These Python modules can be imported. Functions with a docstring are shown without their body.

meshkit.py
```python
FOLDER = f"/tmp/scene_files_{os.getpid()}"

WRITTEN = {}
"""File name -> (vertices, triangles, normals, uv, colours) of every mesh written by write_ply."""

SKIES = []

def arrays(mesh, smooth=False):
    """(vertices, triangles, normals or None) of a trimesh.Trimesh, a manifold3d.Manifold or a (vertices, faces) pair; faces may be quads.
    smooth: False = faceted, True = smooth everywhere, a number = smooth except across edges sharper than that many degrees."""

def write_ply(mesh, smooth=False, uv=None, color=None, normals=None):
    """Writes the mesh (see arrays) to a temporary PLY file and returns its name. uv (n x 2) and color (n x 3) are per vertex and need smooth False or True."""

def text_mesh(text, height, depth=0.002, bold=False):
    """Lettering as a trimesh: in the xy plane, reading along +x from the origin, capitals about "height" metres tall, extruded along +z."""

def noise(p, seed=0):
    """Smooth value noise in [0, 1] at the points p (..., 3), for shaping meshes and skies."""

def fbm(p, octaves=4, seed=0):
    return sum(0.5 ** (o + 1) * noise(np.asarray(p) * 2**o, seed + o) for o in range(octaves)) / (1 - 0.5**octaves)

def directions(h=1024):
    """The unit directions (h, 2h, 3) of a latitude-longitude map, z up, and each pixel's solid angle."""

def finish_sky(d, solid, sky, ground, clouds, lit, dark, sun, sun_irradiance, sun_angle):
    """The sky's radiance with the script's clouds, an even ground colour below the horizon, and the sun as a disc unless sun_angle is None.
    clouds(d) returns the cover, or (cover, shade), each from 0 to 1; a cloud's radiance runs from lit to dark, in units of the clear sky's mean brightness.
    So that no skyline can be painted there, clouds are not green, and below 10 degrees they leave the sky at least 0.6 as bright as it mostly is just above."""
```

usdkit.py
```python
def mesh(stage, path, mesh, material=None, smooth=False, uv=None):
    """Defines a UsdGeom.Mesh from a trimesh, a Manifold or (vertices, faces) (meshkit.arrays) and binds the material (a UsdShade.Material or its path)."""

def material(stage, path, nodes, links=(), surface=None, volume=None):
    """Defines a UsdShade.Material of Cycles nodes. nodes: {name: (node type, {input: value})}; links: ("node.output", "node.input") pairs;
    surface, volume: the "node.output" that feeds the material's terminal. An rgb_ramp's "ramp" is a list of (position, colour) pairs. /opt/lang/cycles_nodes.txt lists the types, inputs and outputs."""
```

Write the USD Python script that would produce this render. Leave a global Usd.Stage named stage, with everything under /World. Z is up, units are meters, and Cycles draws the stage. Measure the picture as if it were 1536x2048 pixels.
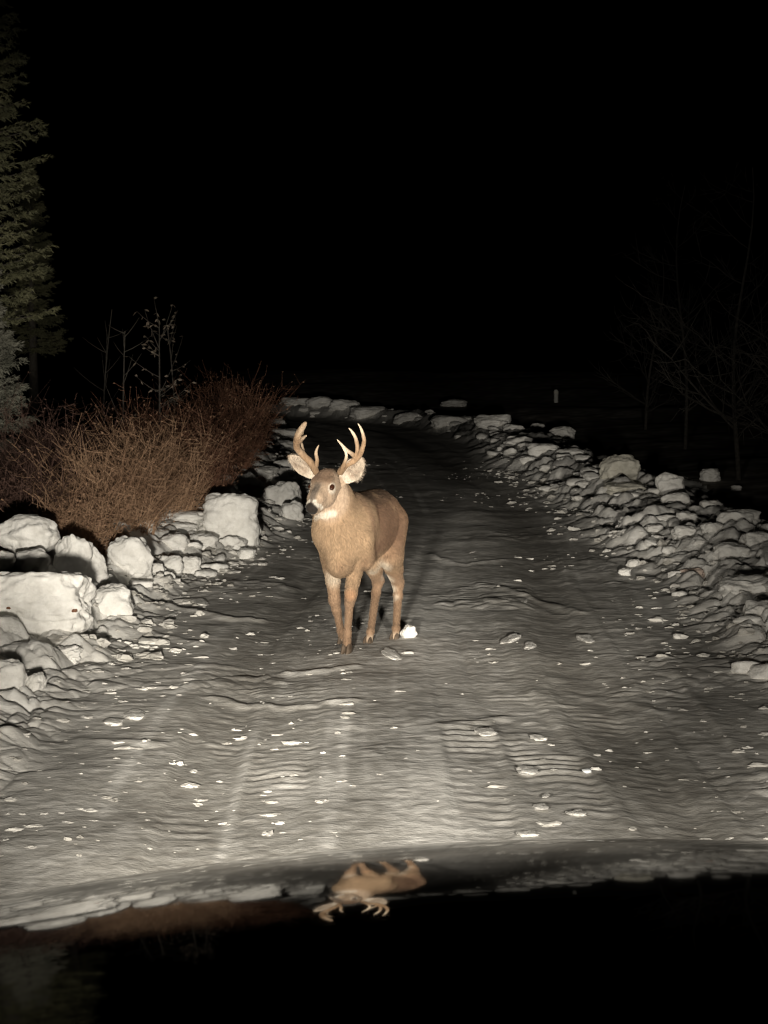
import math, random
import numpy as np, trimesh
import usdkit, meshkit
from scipy.spatial import cKDTree
from scipy.interpolate import PchipInterpolator
from pxr import Usd, UsdGeom, UsdLux, UsdShade, Gf, Sdf, Vt

stage = Usd.Stage.CreateInMemory()
UsdGeom.Xform.Define(stage, '/World')

# ------------------------------------------------------------------ camera, sky, lamps, exposure
CAM_H, FOC, PITCH = 1.65, 2800.0, math.atan(234 / 2800.0)
cam = UsdGeom.Camera.Define(stage, '/World/camera')
cam.CreateFocalLengthAttr(50.0)
cam.CreateHorizontalApertureAttr(50.0 * 1536 / FOC)
cam.CreateVerticalApertureAttr(50.0 * 2048 / FOC)
cam.CreateClippingRangeAttr(Gf.Vec2f(0.05, 2000))
cam.AddTranslateOp().Set(Gf.Vec3d(0, 0, CAM_H))
cam.AddRotateXOp().Set(90 - math.degrees(PITCH))
cam.CreateFStopAttr(25.0); cam.CreateFocusDistanceAttr(2.6)
cam.CreateExposureAttr(0.0)

sky = UsdLux.DomeLight.Define(stage, '/World/sky')
sky.GetPrim().SetCustomDataByKey('kind', 'structure')
_sky = usdkit.material(stage, '/World/Looks/night_sky',
    {"s": ("sky_texture", {"sky_type": "single_scattering", "sun_disc": False, "sun_elevation": -0.12, "sun_rotation": 2.6}),
     "b": ("background_shader", {"strength": 0.0004})}, [("s.color", "b.color")], surface="b.background")
UsdShade.MaterialBindingAPI.Apply(sky.GetPrim()).Bind(_sky)

# the truck the picture is taken from: its axis stands a little to the left of the camera's
YAW, OFFS = math.radians(5.0), 0.38
TR, TF = np.array([math.cos(YAW), math.sin(YAW), 0]), np.array([-math.sin(YAW), math.cos(YAW), 0])
def truck_pt(u, v, z):
    u, v, z = np.broadcast_arrays(np.asarray(u, float), v, z)
    return (u[..., None] + OFFS) * TR + v[..., None] * TF + z[..., None] * np.array([0, 0, 1.0])
LAMP_V, LAMP_Z, LAMP_U = 2.12, 0.80, 0.70
def beam(name, u, aim_px, half, soft, power, color=(1.0, 0.925, 0.80)):
    """A headlamp beam; aim_px is (degrees left of the camera's axis, degrees below level)."""
    r = 0.11
    l = UsdLux.SphereLight.Define(stage, '/World/' + name)
    l.CreateRadiusAttr(r); l.CreateNormalizeAttr(False)
    l.CreateIntensityAttr(power / (math.pi * r * r)); l.CreateColorAttr(Gf.Vec3f(*color))
    s = UsdLux.ShapingAPI.Apply(l.GetPrim())
    s.CreateShapingConeAngleAttr(half); s.CreateShapingConeSoftnessAttr(soft)
    l.AddTranslateOp().Set(Gf.Vec3d(*map(float, truck_pt(u, LAMP_V + 0.17, LAMP_Z))))
    l.AddRotateZOp().Set(aim_px[0]); l.AddRotateXOp().Set(90 - aim_px[1])
beam('headlamp_beam_left_main', -LAMP_U, (2.5, 2.0), 13.5, 1.0, 205)
beam('headlamp_beam_left_low', -LAMP_U, (-1.0, 4.0), 24, 1.0, 80)
beam('headlamp_beam_left_wide', -LAMP_U, (6.0, 14.0), 40, 1.0, 26)
beam('headlamp_beam_left_spill', -LAMP_U, (18.5, -7.5), 13, 1.0, 300)
beam('headlamp_beam_right_main', LAMP_U, (0.0, -1.0), 13.5, 1.0, 310)
beam('headlamp_beam_right_wide', LAMP_U, (-10.0, 7.0), 36, 1.0, 42)

# ------------------------------------------------------------------ helpers
rng = np.random.default_rng(7)
def ray(px, py):
    d = np.array([(px - 768) / FOC, 0, 0]) + (-(py - 1024) / FOC) * np.array([0, math.sin(PITCH), math.cos(PITCH)]) + np.array([0, math.cos(PITCH), -math.sin(PITCH)])
    return d / np.linalg.norm(d)
EYE = np.array([0, 0, CAM_H])
def P(px, py, Y):
    d = ray(px, py)
    return EYE + d * (Y / d[1])
used = {}
def path_of(name, parent=None):
    base = (parent or '/World') + '/' + name
    n = used.get(base, -1) + 1
    used[base] = n
    return base if n == 0 else f'{base}_{n:03d}'
def tagp(prim, label=None, cat=None, group=None, kind=None):
    for k, v in (('label', label), ('category', cat), ('group', group), ('kind', kind)):
        if v: prim.SetCustomDataByKey(k, v)
    return prim
def obj(name, mesh, mat, parent=None, smooth=True, color=None, **tags):
    p = path_of(name, parent)
    m = usdkit.mesh(stage, p, mesh, mat, smooth=smooth)
    if color is not None:
        UsdGeom.PrimvarsAPI(m).CreatePrimvar('tone', Sdf.ValueTypeNames.Color3fArray, 'vertex').Set(Vt.Vec3fArray.FromNumpy(np.asarray(color, np.float32)))
    tagp(m.GetPrim(), **tags)
    return p
def thing(name, loc=(0, 0, 0), rotz=0.0, scale=None, **tags):
    p = path_of(name)
    x = UsdGeom.Xform.Define(stage, p)
    x.AddTranslateOp().Set(Gf.Vec3d(*map(float, loc)))
    if rotz: x.AddRotateZOp().Set(float(rotz))
    if scale: x.AddScaleOp().Set(Gf.Vec3f(*map(float, scale)))
    tagp(x.GetPrim(), **tags)
    return p
def taubin(v, f, n, lam=.5, mu=.53):
    from scipy.sparse import coo_matrix
    e = np.vstack([f[:, [0, 1]], f[:, [1, 2]], f[:, [2, 0]]]); e = np.vstack([e, e[:, ::-1]])
    A = coo_matrix((np.ones(len(e)), (e[:, 0], e[:, 1])), shape=(len(v), len(v))).tocsr()
    A.data[:] = 1; dg = np.maximum(np.asarray(A.sum(1)).ravel(), 1)[:, None]
    for _ in range(n):
        v = v + lam * (A @ v / dg - v); v = v - mu * (A @ v / dg - v)
    return v
def smoothstep(a, b, x):
    t = np.clip((np.asarray(x, float) - a) / (b - a), 0, 1)
    return t * t * (3 - 2 * t)
def mat(name, nodes, links, surface, volume=None):
    return usdkit.material(stage, '/World/Looks/' + name, nodes, links, surface=surface)

# ------------------------------------------------------------------ materials
def two_tone(name, c1, c2, scale, lo=0.4, hi=0.6, rough=0.8, bump=0.0, bscale=60, spec=0.3, detail=5, sheen=0.0, stretch=(1, 1, 1)):
    nodes = {"g": ("texture_coordinate", {}), "mp": ("mapping", {"scale": stretch}),
             "n": ("noise_texture", {"scale": scale, "detail": detail, "roughness": 0.6}),
             "r": ("rgb_ramp", {"ramp": [(lo, c1), (hi, c2)]}),
             "p": ("principled_bsdf", {"roughness": rough, "specular_ior_level": spec, "sheen_weight": sheen})}
    links = [("g.object", "mp.vector"), ("mp.vector", "n.vector"), ("n.fac", "r.fac"), ("r.color", "p.base_color")]
    if bump:
        nodes["bn"] = ("noise_texture", {"scale": bscale, "detail": 6, "roughness": 0.65})
        nodes["b"] = ("bump", {"strength": 1.0, "distance": bump})
        links += [("mp.vector", "bn.vector"), ("bn.fac", "b.height"), ("b.normal", "p.normal")]
    return mat(name, nodes, links, "p.BSDF")
M_snow = two_tone('snow', (0.66, 0.645, 0.61), (0.86, 0.85, 0.82), 9, 0.3, 0.6, 0.75, 0.012, 26)
M_snow_dirty = two_tone('dirty_snow', (0.40, 0.385, 0.33), (0.62, 0.60, 0.53), 8, 0.3, 0.62, 0.8, 0.012, 28)
M_snow_rosy = two_tone('rosy_snow', (0.55, 0.42, 0.35), (0.72, 0.60, 0.52), 8, 0.3, 0.62, 0.8, 0.012, 28)
M_crumb = two_tone('snow_crumb', (0.38, 0.365, 0.335), (0.68, 0.665, 0.63), 2.5, 0.4, 0.62, 0.8)
M_clod = two_tone('snow_clod', (0.52, 0.505, 0.475), (0.82, 0.805, 0.77), 12, 0.35, 0.62, 0.8, 0.01, 40)
M_ice = mat('ice', {"p": ("principled_bsdf", {"base_color": (0.85, 0.88, 0.9), "roughness": 0.12, "specular_ior_level": 0.9})}, [], "p.BSDF")
M_road = mat('packed_snow_road', {
    "g": ("texture_coordinate", {}),
    "mp": ("mapping", {"scale": (0.75, 1.25, 1)}),
    "n1": ("noise_texture", {"scale": 1.6, "detail": 8, "roughness": 0.68}),
    "n2": ("noise_texture", {"scale": 14, "detail": 5, "roughness": 0.6}),
    "n3": ("noise_texture", {"scale": 70, "detail": 3, "roughness": 0.6}),
    "m1": ("math", {"math_type": "multiply_add", "value2": 0.55, "value3": 0.0}),
    "m2": ("math", {"math_type": "multiply_add", "value2": 0.65}),
    "r": ("rgb_ramp", {"ramp": [(0.38, (0.26, 0.247, 0.225)), (0.52, (0.39, 0.377, 0.35)), (0.64, (0.52, 0.507, 0.48)), (0.80, (0.76, 0.747, 0.715))]}),
    "cv": ("attribute", {"attribute": "tone"}), "sn": ("mix_color", {"blend_type": "mix", "b": (0.74, 0.725, 0.69), "use_clamp": False}),
    "sp": ("separate_color", {}), "rt": ("math", {"math_type": "multiply_add", "value2": -0.22}),
    "b": ("bump", {"strength": 1.0, "distance": 0.007}),
    "ba": ("math", {"math_type": "multiply_add", "value2": 0.35}),
    "p": ("principled_bsdf", {"roughness": 0.7, "specular_ior_level": 0.35})},
    [("g.object", "mp.vector"), ("g.object", "n1.vector"), ("mp.vector", "n2.vector"), ("g.object", "n3.vector"),
     ("n1.fac", "m1.value1"), ("n2.fac", "m2.value1"), ("m1.value", "m2.value3"), ("cv.color", "sp.color"), ("sp.g", "rt.value1"), ("m2.value", "rt.value3"), ("rt.value", "r.fac"), ("r.color", "sn.a"), ("sp.r", "sn.fac"), ("sn.result", "p.base_color"),
     ("n3.fac", "ba.value1"), ("n2.fac", "ba.value3"), ("ba.value", "b.height"), ("b.normal", "p.normal")], "p.BSDF")
M_ground = two_tone('snowy_duff', (0.10, 0.085, 0.06), (0.34, 0.32, 0.29), 2.2, 0.42, 0.66, 0.9, 0.03, 12)
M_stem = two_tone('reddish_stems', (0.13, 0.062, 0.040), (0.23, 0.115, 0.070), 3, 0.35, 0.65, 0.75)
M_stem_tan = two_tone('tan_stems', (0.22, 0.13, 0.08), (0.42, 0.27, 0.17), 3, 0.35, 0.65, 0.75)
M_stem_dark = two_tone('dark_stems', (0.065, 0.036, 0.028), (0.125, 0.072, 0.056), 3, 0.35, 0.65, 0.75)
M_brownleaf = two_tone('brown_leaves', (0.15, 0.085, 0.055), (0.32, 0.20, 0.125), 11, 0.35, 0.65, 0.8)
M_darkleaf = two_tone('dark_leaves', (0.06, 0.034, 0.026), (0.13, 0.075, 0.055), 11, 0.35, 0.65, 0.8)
M_dryleaf = two_tone('dry_leaves', (0.14, 0.11, 0.085), (0.30, 0.25, 0.20), 11, 0.35, 0.65, 0.7)
M_bark = two_tone('bark', (0.04, 0.036, 0.03), (0.09, 0.08, 0.068), 20, 0.35, 0.65, 0.9, 0.006, 40)
M_darkbark = two_tone('dark_bark', (0.022, 0.02, 0.017), (0.055, 0.05, 0.043), 20, 0.35, 0.65, 0.9)
M_needle = two_tone('olive_needles', (0.075, 0.078, 0.044), (0.175, 0.17, 0.095), 1.7, 0.35, 0.65, 0.65)
M_needle_grey = two_tone('grey_green_needles', (0.12, 0.12, 0.095), (0.27, 0.265, 0.215), 2.5, 0.35, 0.65, 0.65)
M_antler = two_tone('antler', (0.30, 0.195, 0.11), (0.60, 0.47, 0.33), 14, 0.35, 0.62, 0.5, 0.002, 90, 0.4)
M_tine = two_tone('antler_tip', (0.62, 0.50, 0.37), (0.75, 0.66, 0.53), 14, 0.35, 0.62, 0.4)
M_hoof = two_tone('hoof', (0.07, 0.05, 0.035), (0.13, 0.10, 0.075), 20, 0.35, 0.65, 0.5)
M_eye = mat('eye', {"p": ("principled_bsdf", {"base_color": (0.035, 0.014, 0.008), "roughness": 0.08, "specular_ior_level": 0.6})}, [], "p.BSDF")
M_nose = two_tone('nose', (0.012, 0.010, 0.009), (0.035, 0.03, 0.026), 40, 0.35, 0.65, 0.35, 0.002, 160, 0.5)
M_fur = mat('fur', {
    "a": ("attribute", {"attribute": "tone"}), "g": ("texture_coordinate", {}),
    "mp": ("mapping", {"scale": (1.0, 1.0, 0.28)}),
    "n": ("noise_texture", {"scale": 95, "detail": 4, "roughness": 0.65}),
    "n2": ("noise_texture", {"scale": 11, "detail": 4, "roughness": 0.6}),
    "r": ("rgb_ramp", {"ramp": [(0.3, (0.70, 0.68, 0.66)), (0.7, (1.22, 1.22, 1.22))]}),
    "r2": ("rgb_ramp", {"ramp": [(0.3, (0.82, 0.79, 0.77)), (0.7, (1.12, 1.12, 1.12))]}),
    "x": ("mix_color", {"blend_type": "multiply", "fac": 1.0, "use_clamp": False}), "x2": ("mix_color", {"blend_type": "multiply", "fac": 1.0, "use_clamp": False}),
    "b": ("bump", {"strength": 0.8, "distance": 0.006}),
    "p": ("principled_bsdf", {"roughness": 0.85, "specular_ior_level": 0.15, "sheen_weight": 0.03, "sheen_roughness": 0.5})},
    [("g.object", "mp.vector"), ("mp.vector", "n.vector"), ("mp.vector", "n2.vector"), ("n.fac", "r.fac"), ("n2.fac", "r2.fac"), ("a.color", "x.a"), ("r.color", "x.b"),
     ("x.result", "x2.a"), ("r2.color", "x2.b"), ("x2.result", "p.base_color"), ("n.fac", "b.height"), ("b.normal", "p.normal")], "p.BSDF")
M_hair = mat('hair', {"a": ("attribute", {"attribute": "tone"}), "p": ("principled_bsdf", {"roughness": 0.7, "specular_ior_level": 0.2})}, [("a.color", "p.base_color")], "p.BSDF")
M_paint = mat('black_paint', {"n": ("noise_texture", {"scale": 3.0, "detail": 3}), "r": ("rgb_ramp", {"ramp": [(0.3, (0.0,) * 3), (0.7, (1.0,) * 3)]}),
    "mr": ("map_range", {"from_min": 0.3, "from_max": 0.7, "to_min": 0.03, "to_max": 0.06}), "g": ("texture_coordinate", {}),
    "p": ("principled_bsdf", {"base_color": (0.006, 0.006, 0.007), "roughness": 0.04, "ior": 1.6, "specular_ior_level": 0.5})},
    [("g.object", "n.vector"), ("n.fac", "mr.value"), ("mr.result", "p.roughness")], "p.BSDF")
M_plastic = two_tone('black_plastic', (0.03, 0.03, 0.03), (0.05, 0.05, 0.048), 60, 0.3, 0.7, 0.6, 0.001, 300)
M_chrome = mat('chrome', {"p": ("principled_bsdf", {"base_color": (0.7, 0.7, 0.7), "metallic": 1.0, "roughness": 0.12})}, [], "p.BSDF")
M_lens = mat('headlight_lens', {"p": ("principled_bsdf", {"base_color": (0.9, 0.9, 0.88), "roughness": 0.1, "emission_color": (1.0, 0.92, 0.8), "emission_strength": 6.0})}, [], "p.BSDF")
M_post = two_tone('white_post', (0.34, 0.34, 0.32), (0.5, 0.5, 0.48), 20, 0.3, 0.6, 0.6)
M_dirt = two_tone('dirt', (0.10, 0.045, 0.028), (0.2, 0.10, 0.06), 60, 0.35, 0.6, 0.9)

# ------------------------------------------------------------------ terrain
_cp = np.array([(0.25, -6), (0.25, 2), (0.25, 7), (0.40, 12), (0.62, 17), (0.27, 25), (-0.5, 34), (-2.6, 41), (-7.5, 46), (-16, 49), (-34, 51)], float)
_cw = np.array([2.05, 2.05, 2.08, 2.25, 1.85, 1.9, 2.2, 2.3, 2.4, 2.4, 2.4])
_t = np.r_[0, np.cumsum(np.linalg.norm(np.diff(_cp, axis=0), axis=1))]
_tt = np.linspace(0, _t[-1], 700)
CL = np.c_[PchipInterpolator(_t, _cp[:, 0])(_tt), PchipInterpolator(_t, _cp[:, 1])(_tt)]
CLW = PchipInterpolator(_t, _cw)(_tt)
_tan = np.gradient(CL, axis=0); _tan /= np.linalg.norm(_tan, axis=1, keepdims=True)
_tree = cKDTree(CL)
def road_coords(x, y):
    """signed offset right of the centre line, half width there, distance along"""
    q = np.c_[np.ravel(x), np.ravel(y)]
    _, i = _tree.query(q)
    r = q - CL[i]
    d = r[:, 0] * _tan[i, 1] - r[:, 1] * _tan[i, 0]
    far = np.linalg.norm(r, axis=1)
    along = (r * _tan[i]).sum(1)
    s = _tt[i] + along
    d = np.where(np.abs(along) > 0.3, np.sign(d + 1e-9) * far, d)
    return d.reshape(np.shape(x)), CLW[i].reshape(np.shape(x)), s.reshape(np.shape(x))
def grade(y):
    y = np.asarray(y, float)
    return 0.015 * ((y - 13) + np.sqrt((y - 13) ** 2 + 9)) - 0.015 * (np.sqrt(13.0 ** 2 + 9) - 13)
def nz(x, y, f, seed, oct=3, fy=None):
    return meshkit.fbm(np.stack([np.asarray(x) * f, np.asarray(y) * (fy or f), np.zeros_like(np.asarray(x, float)) + seed * 3.17], -1), oct, seed) - 0.5
_cell = {}
def cells(x, y, size, seed):
    """rounded lumps packed at about 'size' metres: 0 at their borders, 1 at their middles"""
    if (size, seed) not in _cell:
        r = np.random.default_rng(seed)
        n = int(24 * 70 / size ** 2)
        pts = np.c_[r.uniform(-12, 12, n), r.uniform(0, 70, n)]
        _cell[(size, seed)] = (cKDTree(pts), r.uniform(0.3, 1, n))
    tr, a = _cell[(size, seed)]
    d, i = tr.query(np.c_[np.ravel(x), np.ravel(y)], k=2)
    h = np.clip((d[:, 1] - d[:, 0]) / size, 0, 1)
    return (np.sqrt(np.clip(h * 1.6, 0, 1)) * a[i[:, 0]]).reshape(np.shape(x))
def terrain(x, y, fine=True):
    x, y = np.asarray(x, float), np.asarray(y, float)
    d, w, s = road_coords(x, y)
    e = np.abs(d) - w
    e = e + 0.35 * nz(x, y, 0.8, 5, 3)
    left = d < 0
    hb = np.where(left, 0.34, 0.25) * (1 + 0.9 * nz(x, y, 0.6, 11, 2))
    outer = 0.10 + 0.05 * np.clip(e - 1.5, 0, 20) + 0.30 * nz(x, y, 0.35, 17, 3)
    z = hb * smoothstep(-0.30, 0.95, e)
    z = z * (1 - smoothstep(1.0, 2.1, e)) + outer * smoothstep(1.0, 2.1, e)
    road = 1 - smoothstep(-0.25, 0.15, e)
    z = z + grade(y)
    z = z + road * (0.05 * nz(x, y, 0.9, 21, 2) - 0.03 * (np.exp(-((np.abs(d) - 0.98) / 0.24) ** 2)))
    if not fine:
        return z
    near = 1 - smoothstep(35, 60, y)
    z = z + road * near * (0.022 * nz(x, y, 3.6, 31, 4, 3.0) + 0.007 * nz(x, y, 15, 33, 3, 14) + 0.02 * np.clip(nz(x, y, 6, 35, 3, 7) - .12, 0, 1) + 0.022 * nz(d, s, 3.2, 37, 3, 0.22) + 0.008 * nz(d, s, 11, 39, 2, 0.5))
    # scattered clods frozen to the road
    c = cells(x, y, 0.16, 41)
    pick = smoothstep(0.06, 0.16, nz(x, y, 1.1, 43, 3) + 0.12 * smoothstep(-1.2, 0, e))
    z = z + road * near * 0.018 * c * pick
    # wheel tracks with tread bars across them
    for off, wd, per, ph, amp in ((-1.02, .15, .105, 0, .0045), (-.62, .14, .092, 1, .0045), (-.05, .13, .11, 2, .004), (0.42, .16, .10, 3, .005), (.98, .15, .098, 4, .0028), (1.36, .12, .113, 5, .0025)):
        dd = d - off - 0.10 * np.sin(s * 0.33 + ph * 1.7) - 0.5 * nz(x * 0 + ph * 9.0, s, 0.13, 47, 2)
        band = (1 - smoothstep(wd * 0.75, wd * 1.15, np.abs(dd)))
        z = z - 0.011 * band * road * near
        broken = smoothstep(-0.06, 0.26, nz(x, y, 2.0, 50 + ph, 3))
        z = z + amp * band * broken * road * (1 - smoothstep(6.5, 9.5, y)) * (1 + 1.5 * nz(x, y, 9, 70 + ph, 2)) * np.sin((s + 0.25 * np.abs(dd) + 0.14 * nz(x, y, 2.2, 60 + ph, 3)) * 2 * np.pi / per)
    # low ridges of packed snow lying across the road
    for pl, hgt in RIDGES:
        m = (y > pl[:, 1].min() - .4) & (y < pl[:, 1].max() + .4) & (x > pl[:, 0].min() - .4) & (x < pl[:, 0].max() + .4)
        if m.any():
            xx, yy = x[m] + .10 * nz(x[m], y[m], 4, 88, 2), y[m] + .10 * nz(x[m], y[m], 4, 89, 2)
            best = np.full(xx.shape, 9.0)
            for a, b in zip(pl[:-1], pl[1:]):
                ab = b - a; t = np.clip(((xx - a[0]) * ab[0] + (yy - a[1]) * ab[1]) / (ab @ ab), 0, 1)
                best = np.minimum(best, np.hypot(xx - a[0] - t * ab[0], yy - a[1] - t * ab[1]))
            z[m] = z[m] + .5 * hgt * (1 + 1.6 * nz(x[m], y[m], 2.5, 90, 3)) * np.exp(-(best / .05) ** 2)
    # lumpy banks
    bank = smoothstep(-0.45, 0.2, e) * (1 - smoothstep(1.4, 2.4, e))
    z = z + bank * (0.18 * cells(x + .12 * nz(x, y, 3, 4, 2), y + .12 * nz(x, y, 3, 6, 2), 0.42, 71) + 0.085 * cells(x + 0.05 * nz(x, y, 6, 4, 2), y + 0.05 * nz(x, y, 6, 8, 2), 0.17, 73) + 0.09 * nz(x, y, 5, 75, 4) + 0.055 * nz(x, y, 11, 77, 3) - 0.05)
    return z
def _flat(pts):
    out = []
    for px, py in pts:
        d = ray(px, py); t = -CAM_H / d[2]; out.append((d[0] * t, d[1] * t))
    return np.array(out)
RIDGES = [(_flat(p), h) for p, h in (([(330, 1222), (400, 1232), (470, 1243), (530, 1240)], .035), ([(575, 1338), (640, 1340), (720, 1334)], .03), ([(425, 1390), (500, 1404), (600, 1408), (700, 1404)], .026),
    ([(280, 1268), (340, 1278), (400, 1290)], .035), ([(1010, 1180), (1100, 1205), (1160, 1225)], .03), ([(900, 1450), (960, 1445), (1010, 1430)], .022), ([(180, 1480), (300, 1492)], .018), ([(860, 1120), (930, 1136), (1000, 1128)], .035), ([(1180, 1385), (1260, 1398), (1330, 1420)], .022))]
# a fan of rows that lie closer together near the truck
_ys = [1.2]
while _ys[-1] < 90:
    Yc = _ys[-1]
    _ys.append(Yc + max(0.010, 1.15 * Yc * Yc / 4620) if Yc > 4.4 else Yc + 0.06)
_ys = np.array(_ys)
_us = np.linspace(-0.52, 0.52, 620)
_us = np.r_[np.linspace(-2.2, -0.54, 50), _us, np.linspace(0.54, 2.2, 50)]
GX, GY = np.outer(np.maximum(_ys, 4.0), _us), np.repeat(_ys[:, None], len(_us), 1)
GZ = terrain(GX, GY)
nr, nc = GX.shape
_d, _w, _ = road_coords(GX, GY)
_e = np.abs(_d) - _w + 0.25 * nz(GX, GY, 0.8, 5, 3)
cls = np.where(_e < -0.05, 0, np.where(_e < 2.0, np.where(_d < 0, 1, 2), 3))
q = (np.arange(nr - 1)[:, None] * nc + np.arange(nc - 1)[None]).ravel()
quads = np.stack([q, q + 1, q + nc + 1, q + nc], 1)
fc = cls.ravel()[q]
V = np.stack([GX, GY, GZ], -1).reshape(-1, 3)
_full = trimesh.Trimesh(V, np.vstack([quads[:, [0, 1, 2]], quads[:, [0, 2, 3]]]), process=False)
_fn = np.zeros_like(V); _n3 = np.cross(V[_full.faces[:, 1]] - V[_full.faces[:, 0]], V[_full.faces[:, 2]] - V[_full.faces[:, 0]])
for k in range(3): np.add.at(_fn, _full.faces[:, k], _n3)
_fn /= np.linalg.norm(_fn, axis=1, keepdims=True)
for c, name, m in ((0, 'snowy_road', M_road), (1, 'snow_bank', M_snow), (2, 'snow_bank', M_snow), (3, 'ground', M_ground)):
    f = quads[fc == c]
    f = np.vstack([f[:, [0, 1, 2]], f[:, [0, 2, 3]]])
    ids, inv = np.unique(f, return_inverse=True)
    p = path_of(name)
    me = usdkit.mesh(stage, p, (V[ids], inv.reshape(-1, 3)), m)
    me.CreateNormalsAttr(Vt.Vec3fArray.FromNumpy(_fn[ids].astype(np.float32))); me.SetNormalsInterpolation('vertex')
    if c == 0:
        cov = smoothstep(-0.75, 0.05, _e + 0.5 * nz(GX, GY, 2.5, 91, 4)) * 0.9
        _sr = road_coords(GX, GY)[2]
        wob = 0.10 * np.sin(_sr * .31) + 0.25 * nz(0 * _sr, _sr, .2, 93, 2)
        rut = np.exp(-((np.abs(_d - wob) - 0.98) / 0.30) ** 2) * (0.75 + 0.8 * nz(_d, _sr, 3.0, 95, 3, .35))
        rut = rut - 0.75 * smoothstep(.10, .24, nz(_d - wob, _sr, 5.0, 97, 3, .16)) - .35 * np.exp(-((_d - wob - .12) / .22) ** 2)
        UsdGeom.PrimvarsAPI(me).CreatePrimvar('tone', Sdf.ValueTypeNames.Color3fArray, 'vertex').Set(Vt.Vec3fArray.FromNumpy(np.stack([cov, rut, 0 * cov], -1).reshape(-1, 3)[ids].astype(np.float32)))
    tagp(me.GetPrim(), kind='structure')
# the forest floor beyond
_gx, _gy = np.meshgrid(np.r_[-400, -200, -100, -60, 60, 100, 200, 400], np.r_[-300, -100, 1.0, 40, 80, 150, 300, 600])
_gz = grade(_gy) - 1.2
_q = (np.arange(7)[:, None] * 8 + np.arange(7)[None]).ravel()
obj('terrain', (np.stack([_gx, _gy, _gz], -1).reshape(-1, 3), np.stack([_q, _q + 1, _q + 9, _q + 8], 1)), M_ground, kind='structure')
def hit_terrain(px, py, fine=False):
    d = ray(px, py)
    ys = np.r_[np.arange(3.5, 30, 0.02), np.arange(30, 90, 0.1)]
    t = ys / d[1]
    z = CAM_H + d[2] * t
    g = terrain(d[0] * t, ys, fine)
    k = np.nonzero(z <= g)[0]
    k = k[0] if len(k) else len(ys) - 1
    return np.array([d[0] * t[k], ys[k], g[k]])

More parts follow.
